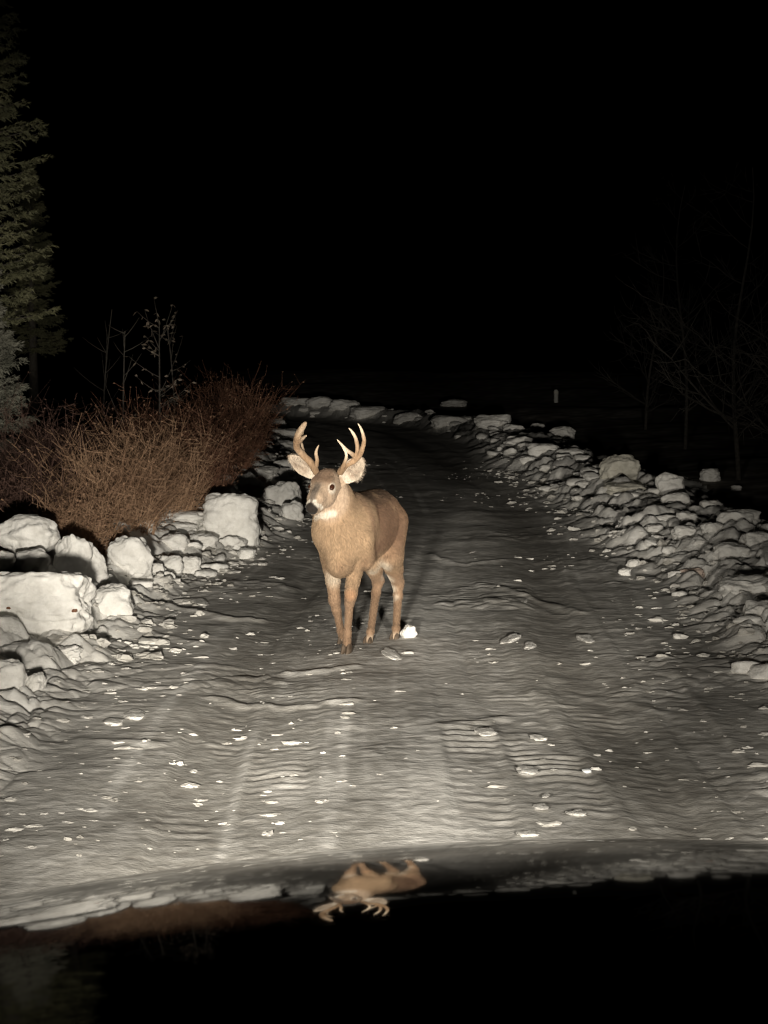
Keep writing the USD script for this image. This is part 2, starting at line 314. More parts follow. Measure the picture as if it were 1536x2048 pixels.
# ------------------------------------------------------------------ snow chunks
def chunk(size, seed, boxy=0.5, level=3, cuts=6, rough=0.10, shear=0.0):
    r = np.random.default_rng(seed)
    s = trimesh.creation.icosphere(level)
    v = np.array(s.vertices)
    n = 2.1 + 4 * boxy
    v = v / (np.abs(v) ** n).sum(1, keepdims=True) ** (1 / n)
    for _ in range(cuts):
        d = r.normal(size=3); d /= np.linalg.norm(d); h = r.uniform(0.62, 0.9)
        over = np.clip(v @ d - h, 0, None)
        v = v - (over * 0.5)[:, None] * d
    v[:, 0] += shear * v[:, 2]
    o = r.uniform(0, 50, 3)
    nrm = v / np.linalg.norm(v, axis=1, keepdims=True)
    disp = rough * 5.2 * (meshkit.fbm(v * 1.5 + o, 3, seed) - 0.5) + rough * 1.5 * (meshkit.fbm(v * 4.0 + o, 4, seed + 3) - 0.5) - 0.5 * rough * np.clip(np.abs(meshkit.noise(v * np.array([1.6, 1.6, 3.2]) + o, seed + 9) - 0.5) * -6 + 1, 0, 1) * .5
    if boxy > .45:
        disp = disp + rough * 1.1 * (meshkit.fbm(np.stack([v[:, 0] * .9, v[:, 1] * .9, v[:, 2] * 4.5], -1) + o, 2, seed + 21) - .5)
    v = v + nrm * disp[:, None]
    v = (v - (v.max(0) + v.min(0)) / 2) / ((v.max(0) - v.min(0)) / 2)
    return trimesh.Trimesh(v * np.asarray(size) / 2, s.faces, process=False)
def _snow(b): return M_snow
_seed = [100]
def place_chunk(box, label, cat='snow chunk', group=None, boxy=0.4, level=4, yaw=None, m=None, depth=0.85, name='snow_chunk', rough=0.11, cuts=6, sink=0.25, dy=0.0, shear=0.0, Yf=None, flat=False):
    x0, y0, x1, y1 = box
    _seed[0] += 1
    r = np.random.default_rng(_seed[0])
    p = hit_terrain((x0 + x1) / 2, y1)
    Yc = (Yf or p[1]) + dy
    ppm = FOC / Yc
    w, h = (x1 - x0) / ppm, (y1 - y0) / ppm
    dp = max(depth * w, 0.6 * h)
    top = P((x0 + x1) / 2, y0, Yc + dp * 0.4)
    base = P((x0 + x1) / 2, y1, Yc)[2]
    hh = (top[2] - base) * (1 + sink)
    hh = max(hh, 0.35 * h)
    if flat:
        dp, hh = max((y1 - y0) * Yc * Yc / (FOC * CAM_H), .5 * w), (.17 if Yc < 8 else .26) * w
        w *= .85; top[2] = p[2] + .62 * hh
    c = np.array([top[0], Yc + dp * 0.42, top[2] - hh / 2])
    g = chunk((w * 1.04, dp, hh), _seed[0], boxy, level, cuts, rough, shear)
    a = r.uniform(-0.35, 0.35) if yaw is None else yaw
    g.apply_transform(trimesh.transformations.rotation_matrix(a, (0, 0, 1)))
    g.apply_translation((0, 0, hh / 2))
    pth = path_of(name)
    me = usdkit.mesh(stage, pth, g, m or M_snow, smooth=True)
    UsdGeom.Xformable(me).AddTranslateOp().Set(Gf.Vec3d(*map(float, c - np.array([0, 0, hh / 2]))))
    tagp(me.GetPrim(), label, cat, group)
    return pth, c, (w, dp, hh)
LB = [  # left bank: box in the photograph, label, boxiness
    ((-70, 1137, 184, 1272), 'largest squared snow block at the left edge, two brown specks on its face', .95, dict(level=5, yaw=-.06, depth=.6, cuts=3, rough=.11)),
    ((-4, 1028, 118, 1097), 'rounded snow boulder resting highest on the left bank beside the brown brush', .15, dict(level=4, Yf=10.5)),
    ((-30, 1100, 34, 1152), 'round snow lump cut by the left edge, above the largest block', .2, dict(Yf=10.15)),
    ((28, 1096, 99, 1153), 'egg shaped snow lump sitting just above the largest squared block', .2, dict(Yf=10.1)),
    ((104, 1066, 186, 1165), 'tall knobbly snow lump between the egg shaped lump and the tiered lump', .3, dict(level=4, rough=.16, Yf=10.4)),
    ((150, 1090, 214, 1166), 'stubby snow knob leaning on the right of the tall knobbly lump', .3, dict(Yf=10.5)),
    ((186, 1168, 266, 1243), 'squat snow block close against the right side of the largest block', .6, dict(level=4)),
    ((214, 1070, 305, 1155), 'two tiered rounded snow mound in the middle of the left bank', .3, dict(level=4, rough=.15, Yf=11.3)),
    ((290, 1125, 330, 1160), 'small snow lump at the right foot of the two tiered mound', .3, {}),
    ((240, 1036, 312, 1076), 'flattened snow slab under the brown brush, above the two tiered mound', .4, {}),
    ((306, 1016, 412, 1058), 'long low snow slab joined to the left of the bright squared end block', .5, dict(level=4)),
    ((308, 1040, 392, 1070), 'thin curved snow slab beneath the long low slab', .4, {}),
    ((408, 984, 522, 1096), 'bright squared snow block that ends the left bank run, dark shadow on its right', .85, dict(level=5, yaw=.05, cuts=4, rough=.11, depth=.9)),
    ((310, 1066, 378, 1110), 'lumpy snow chunk below the thin curved slab', .35, {}),
    ((372, 1066, 436, 1108), 'lumpy snow chunk left of the small clods under the bright squared block', .35, {}),
    ((430, 1070, 492, 1108), 'snow chunk at the foot of the bright squared block', .4, {}),
    ((318, 1110, 366, 1150), 'leaning snow chunk low on the road side of the left bank', .4, {}),
    ((360, 1112, 402, 1150), 'ridged snow chunk beside the leaning chunk at the road edge', .4, {}),
    ((326, 1142, 352, 1172), 'little upright snow clod standing on the road edge', .3, {}),
    ((474, 1096, 512, 1120), 'small crumbly snow clod under the right corner of the bright block', .3, {}),
    ((76, 1246, 132, 1292), 'pale wedge of snow in front of the largest block', .1, dict(cuts=8)),
    ((-20, 1318, 52, 1392), 'low rounded snow lump at the left edge nearest the truck', .2, {}),
    ((40, 1345, 92, 1392), 'smaller low snow lump beside the one nearest the truck', .2, {}),
    ((98, 1290, 165, 1330), 'crumbled snow heap below the pale wedge', .3, dict(rough=.2)),
    ((0, 1285, 62, 1318), 'shaded flat snow lump under the largest block at the left edge', .4, {}),
    ((366, 988, 398, 1010), 'small bright snow chip on top of the bank by the brush', .3, {}),
    ((408, 928, 476, 952), 'flat snow slab at the brush foot, left of the far dark slabs', .5, {}),
    ((416, 948, 474, 986), 'tilted snow slab behind the bright squared block', .5, {}),
    ((392, 972, 424, 996), 'small snow lump just left of the bright squared block top', .3, {}),
    ((476, 932, 556, 960), 'broad grey snow slab behind the bright block, sloping right', .5, {}),
    ((536, 918, 590, 950), 'dim snow lump left of the deer ear', .35, {}),
    ((528, 962, 604, 1022), 'shaded large snow lump between the bright block and the deer', .4, dict(level=4)),
    ((560, 1000, 606, 1046), 'shaded snow lump lower beside the deer chest', .4, {}),
    ((528, 836, 572, 858), 'topmost distant snow lump on the left bank by the brush tip', .35, {}),
    ((536, 856, 600, 882), 'distant snow lump left of the tall antler', .4, {}),
    ((544, 880, 600, 904), 'distant snow slab at the level of the antler base', .4, {}),
    ((548, 902, 586, 920), 'distant small snow slab above the deer ear tip', .4, {}),
]
named = []
for b, lab, bx, kw in LB:
    kw = {'level': 4, **kw}
    pth, c, sz = place_chunk(b, lab, boxy=bx, group='snow chunks along the left bank', **kw)
    named.append((c, lab))
    if lab.startswith('largest'):
        big = pth, c, sz
RB = [
    ((1198, 908, 1280, 968), 'large greenish grey snow block on the right bank', .5, dict(level=4, m=M_snow_dirty, rough=.14)),
    ((1222, 906, 1250, 926), 'small knob of dirty snow on top of the greenish grey block', .2, dict(m=M_snow_dirty)),
    ((1312, 944, 1372, 1000), 'pointed upright snow chunk on the right bank', .1, dict(level=4, cuts=9)),
    ((1322, 984, 1378, 1020), 'low snow mound at the foot of the pointed upright chunk', .3, {}),
    ((1436, 1018, 1520, 1062), 'wide layered snow slab near the right edge', .5, dict(level=4)),
    ((1398, 1000, 1450, 1030), 'small snow lump behind the wide layered slab', .3, {}),
    ((1352, 1022, 1400, 1052), 'squared snow chunk left of the wide layered slab', .8, {}),
    ((1304, 1028, 1358, 1054), 'thin tilted snow chunk left of the squared chunk', .4, {}),
    ((1402, 1044, 1456, 1078), 'pale snow chunk under the wide layered slab', .4, {}),
    ((1478, 1062, 1545, 1096), 'snow chunk cut by the right edge, below the layered slab', .5, {}),
    ((1424, 1084, 1506, 1128), 'broad low snow chunk on the road side of the right bank', .4, dict(level=4)),
    ((1356, 1134, 1410, 1162), 'pinkish snow clod lying on the road by the right bank', .4, dict(m=M_snow_rosy)),
    ((1298, 1070, 1328, 1092), 'bright small snow clod on the road side of the right bank', .3, {}),
    ((1252, 1118, 1282, 1138), 'small bright snow clod on the road, left of the pinkish one', .3, {}),
    ((1236, 1136, 1262, 1152), 'tiny snow clod just below the small bright clod on the road', .3, {}),
    ((1376, 1078, 1412, 1098), 'snow clod between the bright small clod and the broad low chunk', .3, {}),
    ((1400, 936, 1444, 964), 'dim snow lump set back in the dark behind the right bank', .3, {}),
    ((1462, 970, 1484, 982), 'tiny dim snow lump in the dark behind the layered slab', .3, {}),
    ((1440, 1150, 1560, 1200), 'long heaped snow ridge at the right edge beside the road', .3, dict(level=4, rough=.16)),
    ((1480, 1200, 1560, 1250), 'lower heaped snow lump at the right edge beside the road', .3, dict(level=4, rough=.16)),
    ((1008, 832, 1024, 850), 'narrow far snow chip at the top of the right bank', .4, {}),
    ((948, 828, 1024, 858), 'far pale snow slab heap where the right bank begins to turn', .5, {}),
    ((1006, 848, 1050, 868), 'far bright snow lump right of the pale slab heap', .3, {}),
    ((1060, 846, 1090, 860), 'far thin snow chip high on the right bank', .4, {}),
    ((1096, 852, 1150, 880), 'far tilted snow slab at the dark top edge of the right bank', .5, {}),
    ((1008, 872, 1062, 896), 'far slanting snow slab in the middle of the right bank', .5, {}),
    ((1056, 886, 1120, 912), 'far broad snow slab below the tilted one', .5, {}),
    ((1110, 896, 1168, 918), 'far flat snow slab right of the broad one', .5, {}),
    ((1110, 914, 1148, 938), 'far roundish bright snow lump below the flat slab', .2, {}),
    ((1040, 912, 1080, 932), 'far small snow slab at the road edge of the right bank', .5, {}),
    ((1160, 934, 1212, 960), 'snow slab leaning left of the greenish grey block', .5, {}),
    ((1150, 962, 1196, 982), 'bright narrow snow chip below the leaning slab', .4, {}),
    ((1204, 964, 1292, 992), 'flat dirty snow slab under the greenish grey block', .5, dict(m=M_snow_dirty)),
    ((1228, 984, 1290, 1004), 'thin bright snow slab under the flat dirty slab', .4, {}),
    ((1280, 1010, 1330, 1034), 'grey snow lump left of the low mound', .3, {}),
    ((1232, 1032, 1290, 1060), 'jagged snow lump at the road edge below the thin bright slab', .4, dict(rough=.18)),
    ((1290, 1048, 1330, 1070), 'grey snow clod above the bright small clod', .3, {}),
    ((1344, 1050, 1398, 1080), 'grey snow slab under the squared chunk', .5, {}),
    ((560, 794, 622, 814), 'far left snow lump of the distant bank across the road bend', .4, {}),
    ((612, 792, 676, 816), 'second far snow lump from the left on the distant bank', .4, {}),
    ((656, 798, 720, 822), 'far snow slab in the distant bank above the antlers', .4, {}),
    ((700, 812, 776, 836), 'far pale snow lump in the distant bank, above and right of the antlers', .4, {}),
    ((786, 824, 842, 846), 'far snow lump of the distant bank right of the pale one', .4, {}),
    ((862, 830, 936, 856), 'far wide snow mound of the distant bank before the right bank', .3, {}),
    ((880, 798, 934, 814), 'dim snow lump highest on the distant bank', .3, {}),
]
for b, lab, bx, kw in RB:
    kw = {'level': 4, **kw}
    named.append((place_chunk(b, lab, boxy=bx, group='snow chunks along the right bank', **kw)[1], lab))
CR = [
    ((800, 1248, 834, 1278), 'white snow clod on the road by the deer hind hoof', .2),
    ((1008, 1266, 1044, 1288), 'white snow clod on the road right of the deer, left of a pair', .3),
    ((1046, 1284, 1078, 1300), 'white snow clod on the road right of the deer, right of a pair', .3),
    ((1158, 1268, 1196, 1288), 'grey snow clod alone on the right half of the road', .3),
    ((1040, 1198, 1060, 1210), 'small round white snow clod on the road ahead of the clod pair', .3),
    ((942, 1100, 952, 1106), 'tiny snow clod on the road far right of the deer back', .3),
    ((1200, 1104, 1216, 1112), 'small white snow clod on the road toward the right bank', .3),
    ((1030, 1530, 1082, 1548), 'flat white snow clod in the right foreground of the road', .3),
    ((1128, 1620, 1174, 1634), 'flat white snow clod near the truck bonnet edge, right side', .3),
    ((1062, 1608, 1100, 1622), 'narrow snow clod left of the flat one near the bonnet', .3),
    ((1028, 1662, 1082, 1676), 'white snow clod touching the bonnet edge in the picture', .3),
    ((760, 1296, 800, 1320), 'snow clod under the deer hind hoof', .3),
    ((1084, 1586, 1102, 1596), 'small white snow clod above the narrow one near the bonnet', .3),
    ((948, 1456, 1000, 1472), 'snow clod streak on the road below and right of the deer', .3),
    ((1060, 1470, 1100, 1482), 'thin pale snow clod on the road right of the streak', .3),
    ((240, 1420, 292, 1440), 'jagged white snow flake lying on the road in the left foreground', .3),
    ((200, 1438, 250, 1452), 'thin white snow flake left of the jagged flake in the foreground', .3),
    ((156, 1344, 178, 1366), 'upright pointed snow clod at the left road edge', .2),
    ((380, 1196, 412, 1212), 'bright snow clod on the road left of the deer legs', .3),
    ((326, 1222, 356, 1236), 'bright flat snow clod on the road near the left bank', .3),
]
for b, lab, bx in CR:
    place_chunk(b, lab, cat='snow clod', boxy=bx, name='snow_clod', group='snow clods on the road', flat=not lab.startswith('white snow clod on the road by'), level=3, rough=.16, m=M_clod, cuts=9)
place_chunk((1164, 1538, 1184, 1546), 'glinting ice shard on the road in the right foreground', cat='ice shard', boxy=.6, name='ice_shard', level=2, m=M_ice)
# two specks of dirt on the biggest block
_m = stage.GetPrimAtPath(big[0])
_bp = np.array(_m.GetAttribute('points').Get()) + np.array(UsdGeom.Xformable(_m).GetLocalTransformation().ExtractTranslation())
for k, (px, py, s) in enumerate(((148, 1219, 0.024), (18, 1216, 0.018))):
    d = ray(px, py); t = (_bp - EYE) @ d; off = np.linalg.norm(_bp - EYE - t[:, None] * d, axis=1)
    c_ = _bp[np.argmin(t + 30 * off)]
    g_ = chunk((s * 1.6, s, s), 70 + k, .2, 2); g_.apply_translation(c_ - np.array(UsdGeom.Xformable(_m).GetLocalTransformation().ExtractTranslation()))
    obj('dirt_speck', g_, M_dirt, big[0])
# nameless lumps along both banks, too alike to tell apart
r_ = np.random.default_rng(55)
import re
def proj(p):
    q = np.asarray(p) - EYE
    f = q @ np.array([0, math.cos(PITCH), -math.sin(PITCH)])
    return np.array([768 + FOC * q[0] / f, 1024 - FOC * (q @ np.array([0, math.sin(PITCH), math.cos(PITCH)])) / f])
_handles = [(proj(c), c, ' '.join(re.split(r' (?:on|in|at|beside|behind|below|above|under|that|resting|cut|just|close|leaning|joined|by|left|right|of|between|across|before|low|where|highest|lying|set|standing|from|with|beneath)\b|,', l)[0].split()[:5])) for c, l in named]
def lump_label(p, sz):
    a = proj(p)
    ha, hc_, hn = min(_handles, key=lambda h: np.linalg.norm((h[0] - a) * [1, 1.6]) + 60 * abs(h[1][1] - p[1]) / p[1])
    d = a - ha
    w = ('right of' if d[0] > 0 else 'left of') if abs(d[0]) > 1.3 * abs(d[1]) else ('just below' if d[1] > 0 else 'just above')
    kind = 'flat' if sz[2] < .42 * sz[0] else 'round'
    size = 'tiny' if sz[0] < .2 else 'small' if sz[0] < .3 else 'medium'
    return f'{size} {kind} snow lump {w} the {hn}'
lumps = []
for side, n, lab in ((-1, 110, 'small nameless snow lump heaped with others along the left bank'), (1, 120, 'small nameless snow lump heaped with others along the right bank')):
    for k in range(n):
        s = 13 + 45 * r_.random() ** 1.6 if side < 0 else 14 + 42 * r_.random() ** 1.2
        i = min(int(np.searchsorted(_tt, s)), len(_tt) - 1)
        e = r_.uniform(-0.25, 1.15)
        pt = CL[i] + side * (CLW[i] + e) * np.array([_tan[i, 1], -_tan[i, 0]])
        if pt[1] > 60 or proj((pt[0], pt[1], float(grade(pt[1])) + .2))[0] < (525 if pt[1] > 19 else -60): continue
        if side < 0 and pt[1] < 10.3: continue
        if pt[1] < 7 or (side < 0 and pt[1] < 13 and e > 0.2): continue
        sz = r_.uniform(0.12, 0.30) * (0.75 if e < 0.1 else 1) * np.array([1.25, r_.uniform(.6, 1.1), r_.uniform(.35, .6)])
        g = chunk(sz, 900 + k + 500 * (side > 0), r_.uniform(.2, .6), 2, 6, .13)
        g.apply_transform(trimesh.transformations.rotation_matrix(r_.uniform(0, 6), (0, 0, 1)))
        g.apply_transform(trimesh.transformations.rotation_matrix(r_.uniform(-.35, .35), (1, 0, 0)))
        me = usdkit.mesh(stage, path_of('snow_lump'), g, M_snow, smooth=True)
        z = float(terrain(np.array([pt[0]]), np.array([pt[1]]))[0])
        UsdGeom.Xformable(me).AddTranslateOp().Set(Gf.Vec3d(float(pt[0]), float(pt[1]), z + sz[2] * 0.08))
        lumps.append((lump_label((pt[0], pt[1], z), sz), pt[1], me.GetPrim(), 'small snow lumps of the left bank' if side < 0 else 'small snow lumps of the right bank'))
ORD = ['nearest', 'second nearest', 'third nearest', 'fourth nearest', 'fifth nearest', 'sixth nearest', 'seventh nearest', 'eighth nearest', 'ninth nearest', 'tenth nearest']
for lb in sorted({l[0] for l in lumps}):
    same = sorted([l for l in lumps if l[0] == lb], key=lambda l: l[1])
    for q_, l in enumerate(same):
        tagp(l[2], lb if len(same) == 1 else ('nearer ' if q_ == 0 else 'farther ') + lb if len(same) == 2 else ORD[min(q_, 9)] + ' ' + lb, 'snow lump', l[3])
# crumbs of snow strewn over the road
parts_v, parts_f, nv = [], [], 0
ico = trimesh.creation.icosphere(1)
for k in range(2200):
    Y = 4.6 + 22 * r_.random() ** 1.5
    i = int(np.searchsorted(CL[:, 1], Y))
    off = r_.uniform(-1, 1); off = np.sign(off) * abs(off) ** 0.6
    x = CL[i, 0] + off * (CLW[i] + 0.15)
    if nz(np.array([x]), np.array([Y]), 0.9, 81, 3)[0] + 0.22 * (abs(off) - 0.6) < -0.02: continue
    s = 0.004 + 0.016 * r_.random() ** 3
    v = ico.vertices * s * np.array([r_.uniform(1.0, 2.8), r_.uniform(.7, 1.5), r_.uniform(.35, .7)]) * (1 + 0.25 * r_.normal(size=(len(ico.vertices), 1)))
    parts_v.append((v, x, Y)); 
for k in range(900):                                                       # more of them where the banks crumble onto the road
    Y = 8.5 + 16 * r_.random() ** 1.2; side = r_.choice([-1, -1, 1])
    i = int(np.searchsorted(CL[:, 1], Y))
    x = CL[i, 0] + side * (CLW[i] + r_.normal(-.12, .22))
    s = 0.010 + 0.035 * r_.random() ** 2.5
    parts_v.append((ico.vertices * s * np.array([r_.uniform(1.0, 1.9), r_.uniform(.7, 1.4), r_.uniform(.5, .9)]) * (1 + 0.22 * r_.normal(size=(len(ico.vertices), 1))), x, Y))
_z = terrain(np.array([p[1] for p in parts_v]), np.array([p[2] for p in parts_v]))
VV = np.vstack([p[0] + np.array([p[1], p[2], z + 0.05 * p[0][:, 2].max()]) for p, z in zip(parts_v, _z)])
FF = np.vstack([ico.faces + k * len(ico.vertices) for k in range(len(parts_v))])
obj('snow_crumbs', (VV, FF), M_crumb, smooth=False, kind='stuff', label='fine white crumbs of snow strewn over the packed road', cat='snow crumbs')

# ------------------------------------------------------------------ tubes for stems, trunks, twigs
def tube(pts, rad, sides=3):
    pts = np.asarray(pts, float)
    t = np.gradient(pts, axis=0); t /= np.linalg.norm(t, axis=1, keepdims=True) + 1e-12
    a = np.cross(t, np.where(np.abs(t[:, 2:]) < 0.9, [0, 0, 1.0], [1.0, 0, 0])); a /= np.linalg.norm(a, axis=1, keepdims=True) + 1e-12
    b = np.cross(t, a)
    ang = np.arange(sides) * 2 * np.pi / sides
    rad = np.broadcast_to(rad, (len(pts),))
    v = pts[:, None] + rad[:, None, None] * (np.cos(ang)[None, :, None] * a[:, None] + np.sin(ang)[None, :, None] * b[:, None])
    i, j = np.meshgrid(np.arange(len(pts) - 1), np.arange(sides), indexing='ij')
    qd = np.stack([i * sides + j, i * sides + (j + 1) % sides, (i + 1) * sides + (j + 1) % sides, (i + 1) * sides + j], -1).reshape(-1, 4)
    return v.reshape(-1, 3), np.vstack([qd[:, [0, 1, 2]], qd[:, [0, 2, 3]]])
class MB:
    def __init__(s): s.v, s.f, s.n = [], [], 0
    def add(s, v, f): s.v.append(v); s.f.append(np.asarray(f) + s.n); s.n += len(v)
    def out(s): return np.vstack(s.v), np.vstack(s.f)
def leaf(p, d, n, L, W):
    d = d / np.linalg.norm(d); w = np.cross(d, n); w /= np.linalg.norm(w) + 1e-9; n2 = np.cross(w, d)
    v = np.array([p, p + d * L * .4 + w * W + n2 * L * .08, p + d * L, p + d * L * .4 - w * W + n2 * L * .08])
    return v, np.array([[0, 1, 2], [0, 2, 3]])
def bush(h, spread, n, seed, twigs=9, lean=0.35, leaves=250):
    r = np.random.default_rng(seed)
    st, lf = MB(), MB()
    for _ in range(n):
        a, rr = r.uniform(0, 2 * np.pi), spread * math.sqrt(r.random())
        b = np.array([math.cos(a) * rr, math.sin(a) * rr, -0.12])
        hh = h * (0.35 + 0.65 * r.random() ** 1.3) * (1 - 0.35 * (rr / spread) ** 2)
        dirn = np.array([math.cos(a), math.sin(a), 0]) * .75 * lean * rr / spread + np.array([r.normal(0, .15), r.normal(0, .15), 1.0])
        t = np.linspace(0, 1, 6)[:, None]
        bend = np.array([r.normal(0, .20), r.normal(0, .20), -0.10]) * hh
        pts = b + dirn * hh * t + bend * t ** 2 + r.normal(0, 0.008, (6, 3)) * t
        st.add(*tube(pts, np.linspace(0.0034, 0.0011, 6) * r.uniform(.7, 1.3)))
        for _ in range(twigs):
            k = r.uniform(0.22, 0.98)
            p = b + dirn * hh * k + bend * k * k
            d = np.array([r.normal(), r.normal(), r.uniform(-0.3, 0.9)]); d /= np.linalg.norm(d)
            L = r.uniform(0.06, 0.24) * min(1, h)
            tw = p + d * L * np.linspace(0, 1, 3)[:, None] + np.array([0, 0, .25 * L]) * np.linspace(0, 1, 3)[:, None] ** 2
            st.add(*tube(tw, [0.0022, 0.0016, 0.0009]))
            for _k in range(int(r.random() < leaves / (n * twigs)) * 2):
                lf.add(*leaf(tw[-1], d + r.normal(0, .6, 3), r.normal(size=3), r.uniform(.02, .04), r.uniform(.004, .009)))
    return st.out(), (lf.out() if lf.n else None)
def place_bush(x, y, h, spread, n, seed, m, label, leaves=150, group=None, leafm=None, **kw):
    z = float(terrain(np.array([x]), np.array([y]), False)[0])
    t = thing('dry_bush', (x, y, z), label=label, cat='bush', group=group)
    s, l = bush(h, spread, n, seed, leaves=leaves, **kw)
    obj('stems', s, m, t, smooth=False, kind='stuff')
    if l is not None: obj('dry_leaves', l, leafm or M_dryleaf, t, smooth=False, kind='stuff')
G = 'dry bushes behind the left snow bank'
BU = [  # px centre, depth, height, spread, stems, material, label
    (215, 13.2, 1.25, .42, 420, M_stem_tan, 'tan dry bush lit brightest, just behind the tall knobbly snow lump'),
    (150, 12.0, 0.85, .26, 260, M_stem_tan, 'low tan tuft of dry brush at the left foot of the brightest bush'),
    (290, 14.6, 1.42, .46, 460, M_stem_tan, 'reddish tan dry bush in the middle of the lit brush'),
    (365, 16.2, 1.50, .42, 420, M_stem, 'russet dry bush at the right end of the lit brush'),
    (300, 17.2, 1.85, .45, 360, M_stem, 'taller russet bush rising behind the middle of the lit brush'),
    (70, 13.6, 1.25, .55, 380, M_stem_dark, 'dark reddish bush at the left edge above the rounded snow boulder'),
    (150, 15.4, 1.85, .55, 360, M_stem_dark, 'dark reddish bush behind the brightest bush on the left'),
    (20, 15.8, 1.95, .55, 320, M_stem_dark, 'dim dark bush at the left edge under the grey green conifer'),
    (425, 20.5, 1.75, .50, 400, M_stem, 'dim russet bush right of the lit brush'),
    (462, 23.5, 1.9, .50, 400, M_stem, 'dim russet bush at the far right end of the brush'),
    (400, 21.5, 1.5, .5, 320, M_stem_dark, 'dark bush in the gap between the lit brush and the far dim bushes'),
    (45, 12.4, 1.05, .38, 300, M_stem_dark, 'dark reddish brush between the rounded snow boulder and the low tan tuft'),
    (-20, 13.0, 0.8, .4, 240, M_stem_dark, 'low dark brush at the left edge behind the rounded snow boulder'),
]
for k, (px, Y, h, sp, n, m, lab) in enumerate(BU):
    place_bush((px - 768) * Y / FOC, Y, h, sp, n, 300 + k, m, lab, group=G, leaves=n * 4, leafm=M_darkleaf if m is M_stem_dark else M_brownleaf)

# ------------------------------------------------------------------ saplings
def sapling(px, Y, h, seed, label, nleaf=0, branches=14):
    r = np.random.default_rng(seed)
    x = (px - 768) * Y / FOC
    t = thing('sapling', (x, Y, float(terrain(np.array([x]), np.array([Y]), False)[0])), label=label, cat='sapling', group='thin saplings behind the brush')
    tr, br, lf = MB(), MB(), MB()
    tt = np.linspace(0, 1, 9)[:, None]
    bend = r.normal(0, .05, 3) * h
    f = lambda k: np.array([0, 0, -0.1]) + np.array([0, 0, h]) * k + bend * k * k
    tr.add(*tube(np.vstack([f(k) for k in tt[:, 0]]), np.linspace(.022, .006, 9), 7))
    for b in range(branches):
        k = r.uniform(.35, 1)
        d = np.array([r.normal(), r.normal(), r.uniform(.2, 1.2)]); d /= np.linalg.norm(d)
        L = r.uniform(.3, .8) * (1.15 - k * .6)
        p = f(k); pts = p + d * L * np.linspace(0, 1, 5)[:, None] + np.array([0, 0, .2 * L]) * np.linspace(0, 1, 5)[:, None] ** 2
        br.add(*tube(pts, np.linspace(.008, .002, 5), 4))
        for _ in range(nleaf):
            q = pts[r.integers(1, 5)]
            lf.add(*leaf(q, np.array([r.normal(), r.normal(), -r.uniform(0, 1)]), r.normal(size=3), r.uniform(.05, .09), r.uniform(.010, .02)))
    obj('trunk', tr.out(), M_bark, t); obj('branches', br.out(), M_bark, t, kind='stuff')
    if lf.n: obj('leaves', lf.out(), M_dryleaf, t, smooth=False, kind='stuff')
sapling(245, 18.5, 2.3, 1, 'thin bare sapling standing above the middle of the brush', 0, 10)
sapling(320, 18.0, 2.4, 2, 'sapling with pale dead leaves above the brush', 6, 18)
sapling(355, 20.5, 2.4, 5, 'sapling with sparse pale leaves right of the leafiest one', 4, 14)
sapling(205, 24.0, 2.6, 3, 'faint bare sapling left of the others, beside the conifers', 0, 10)

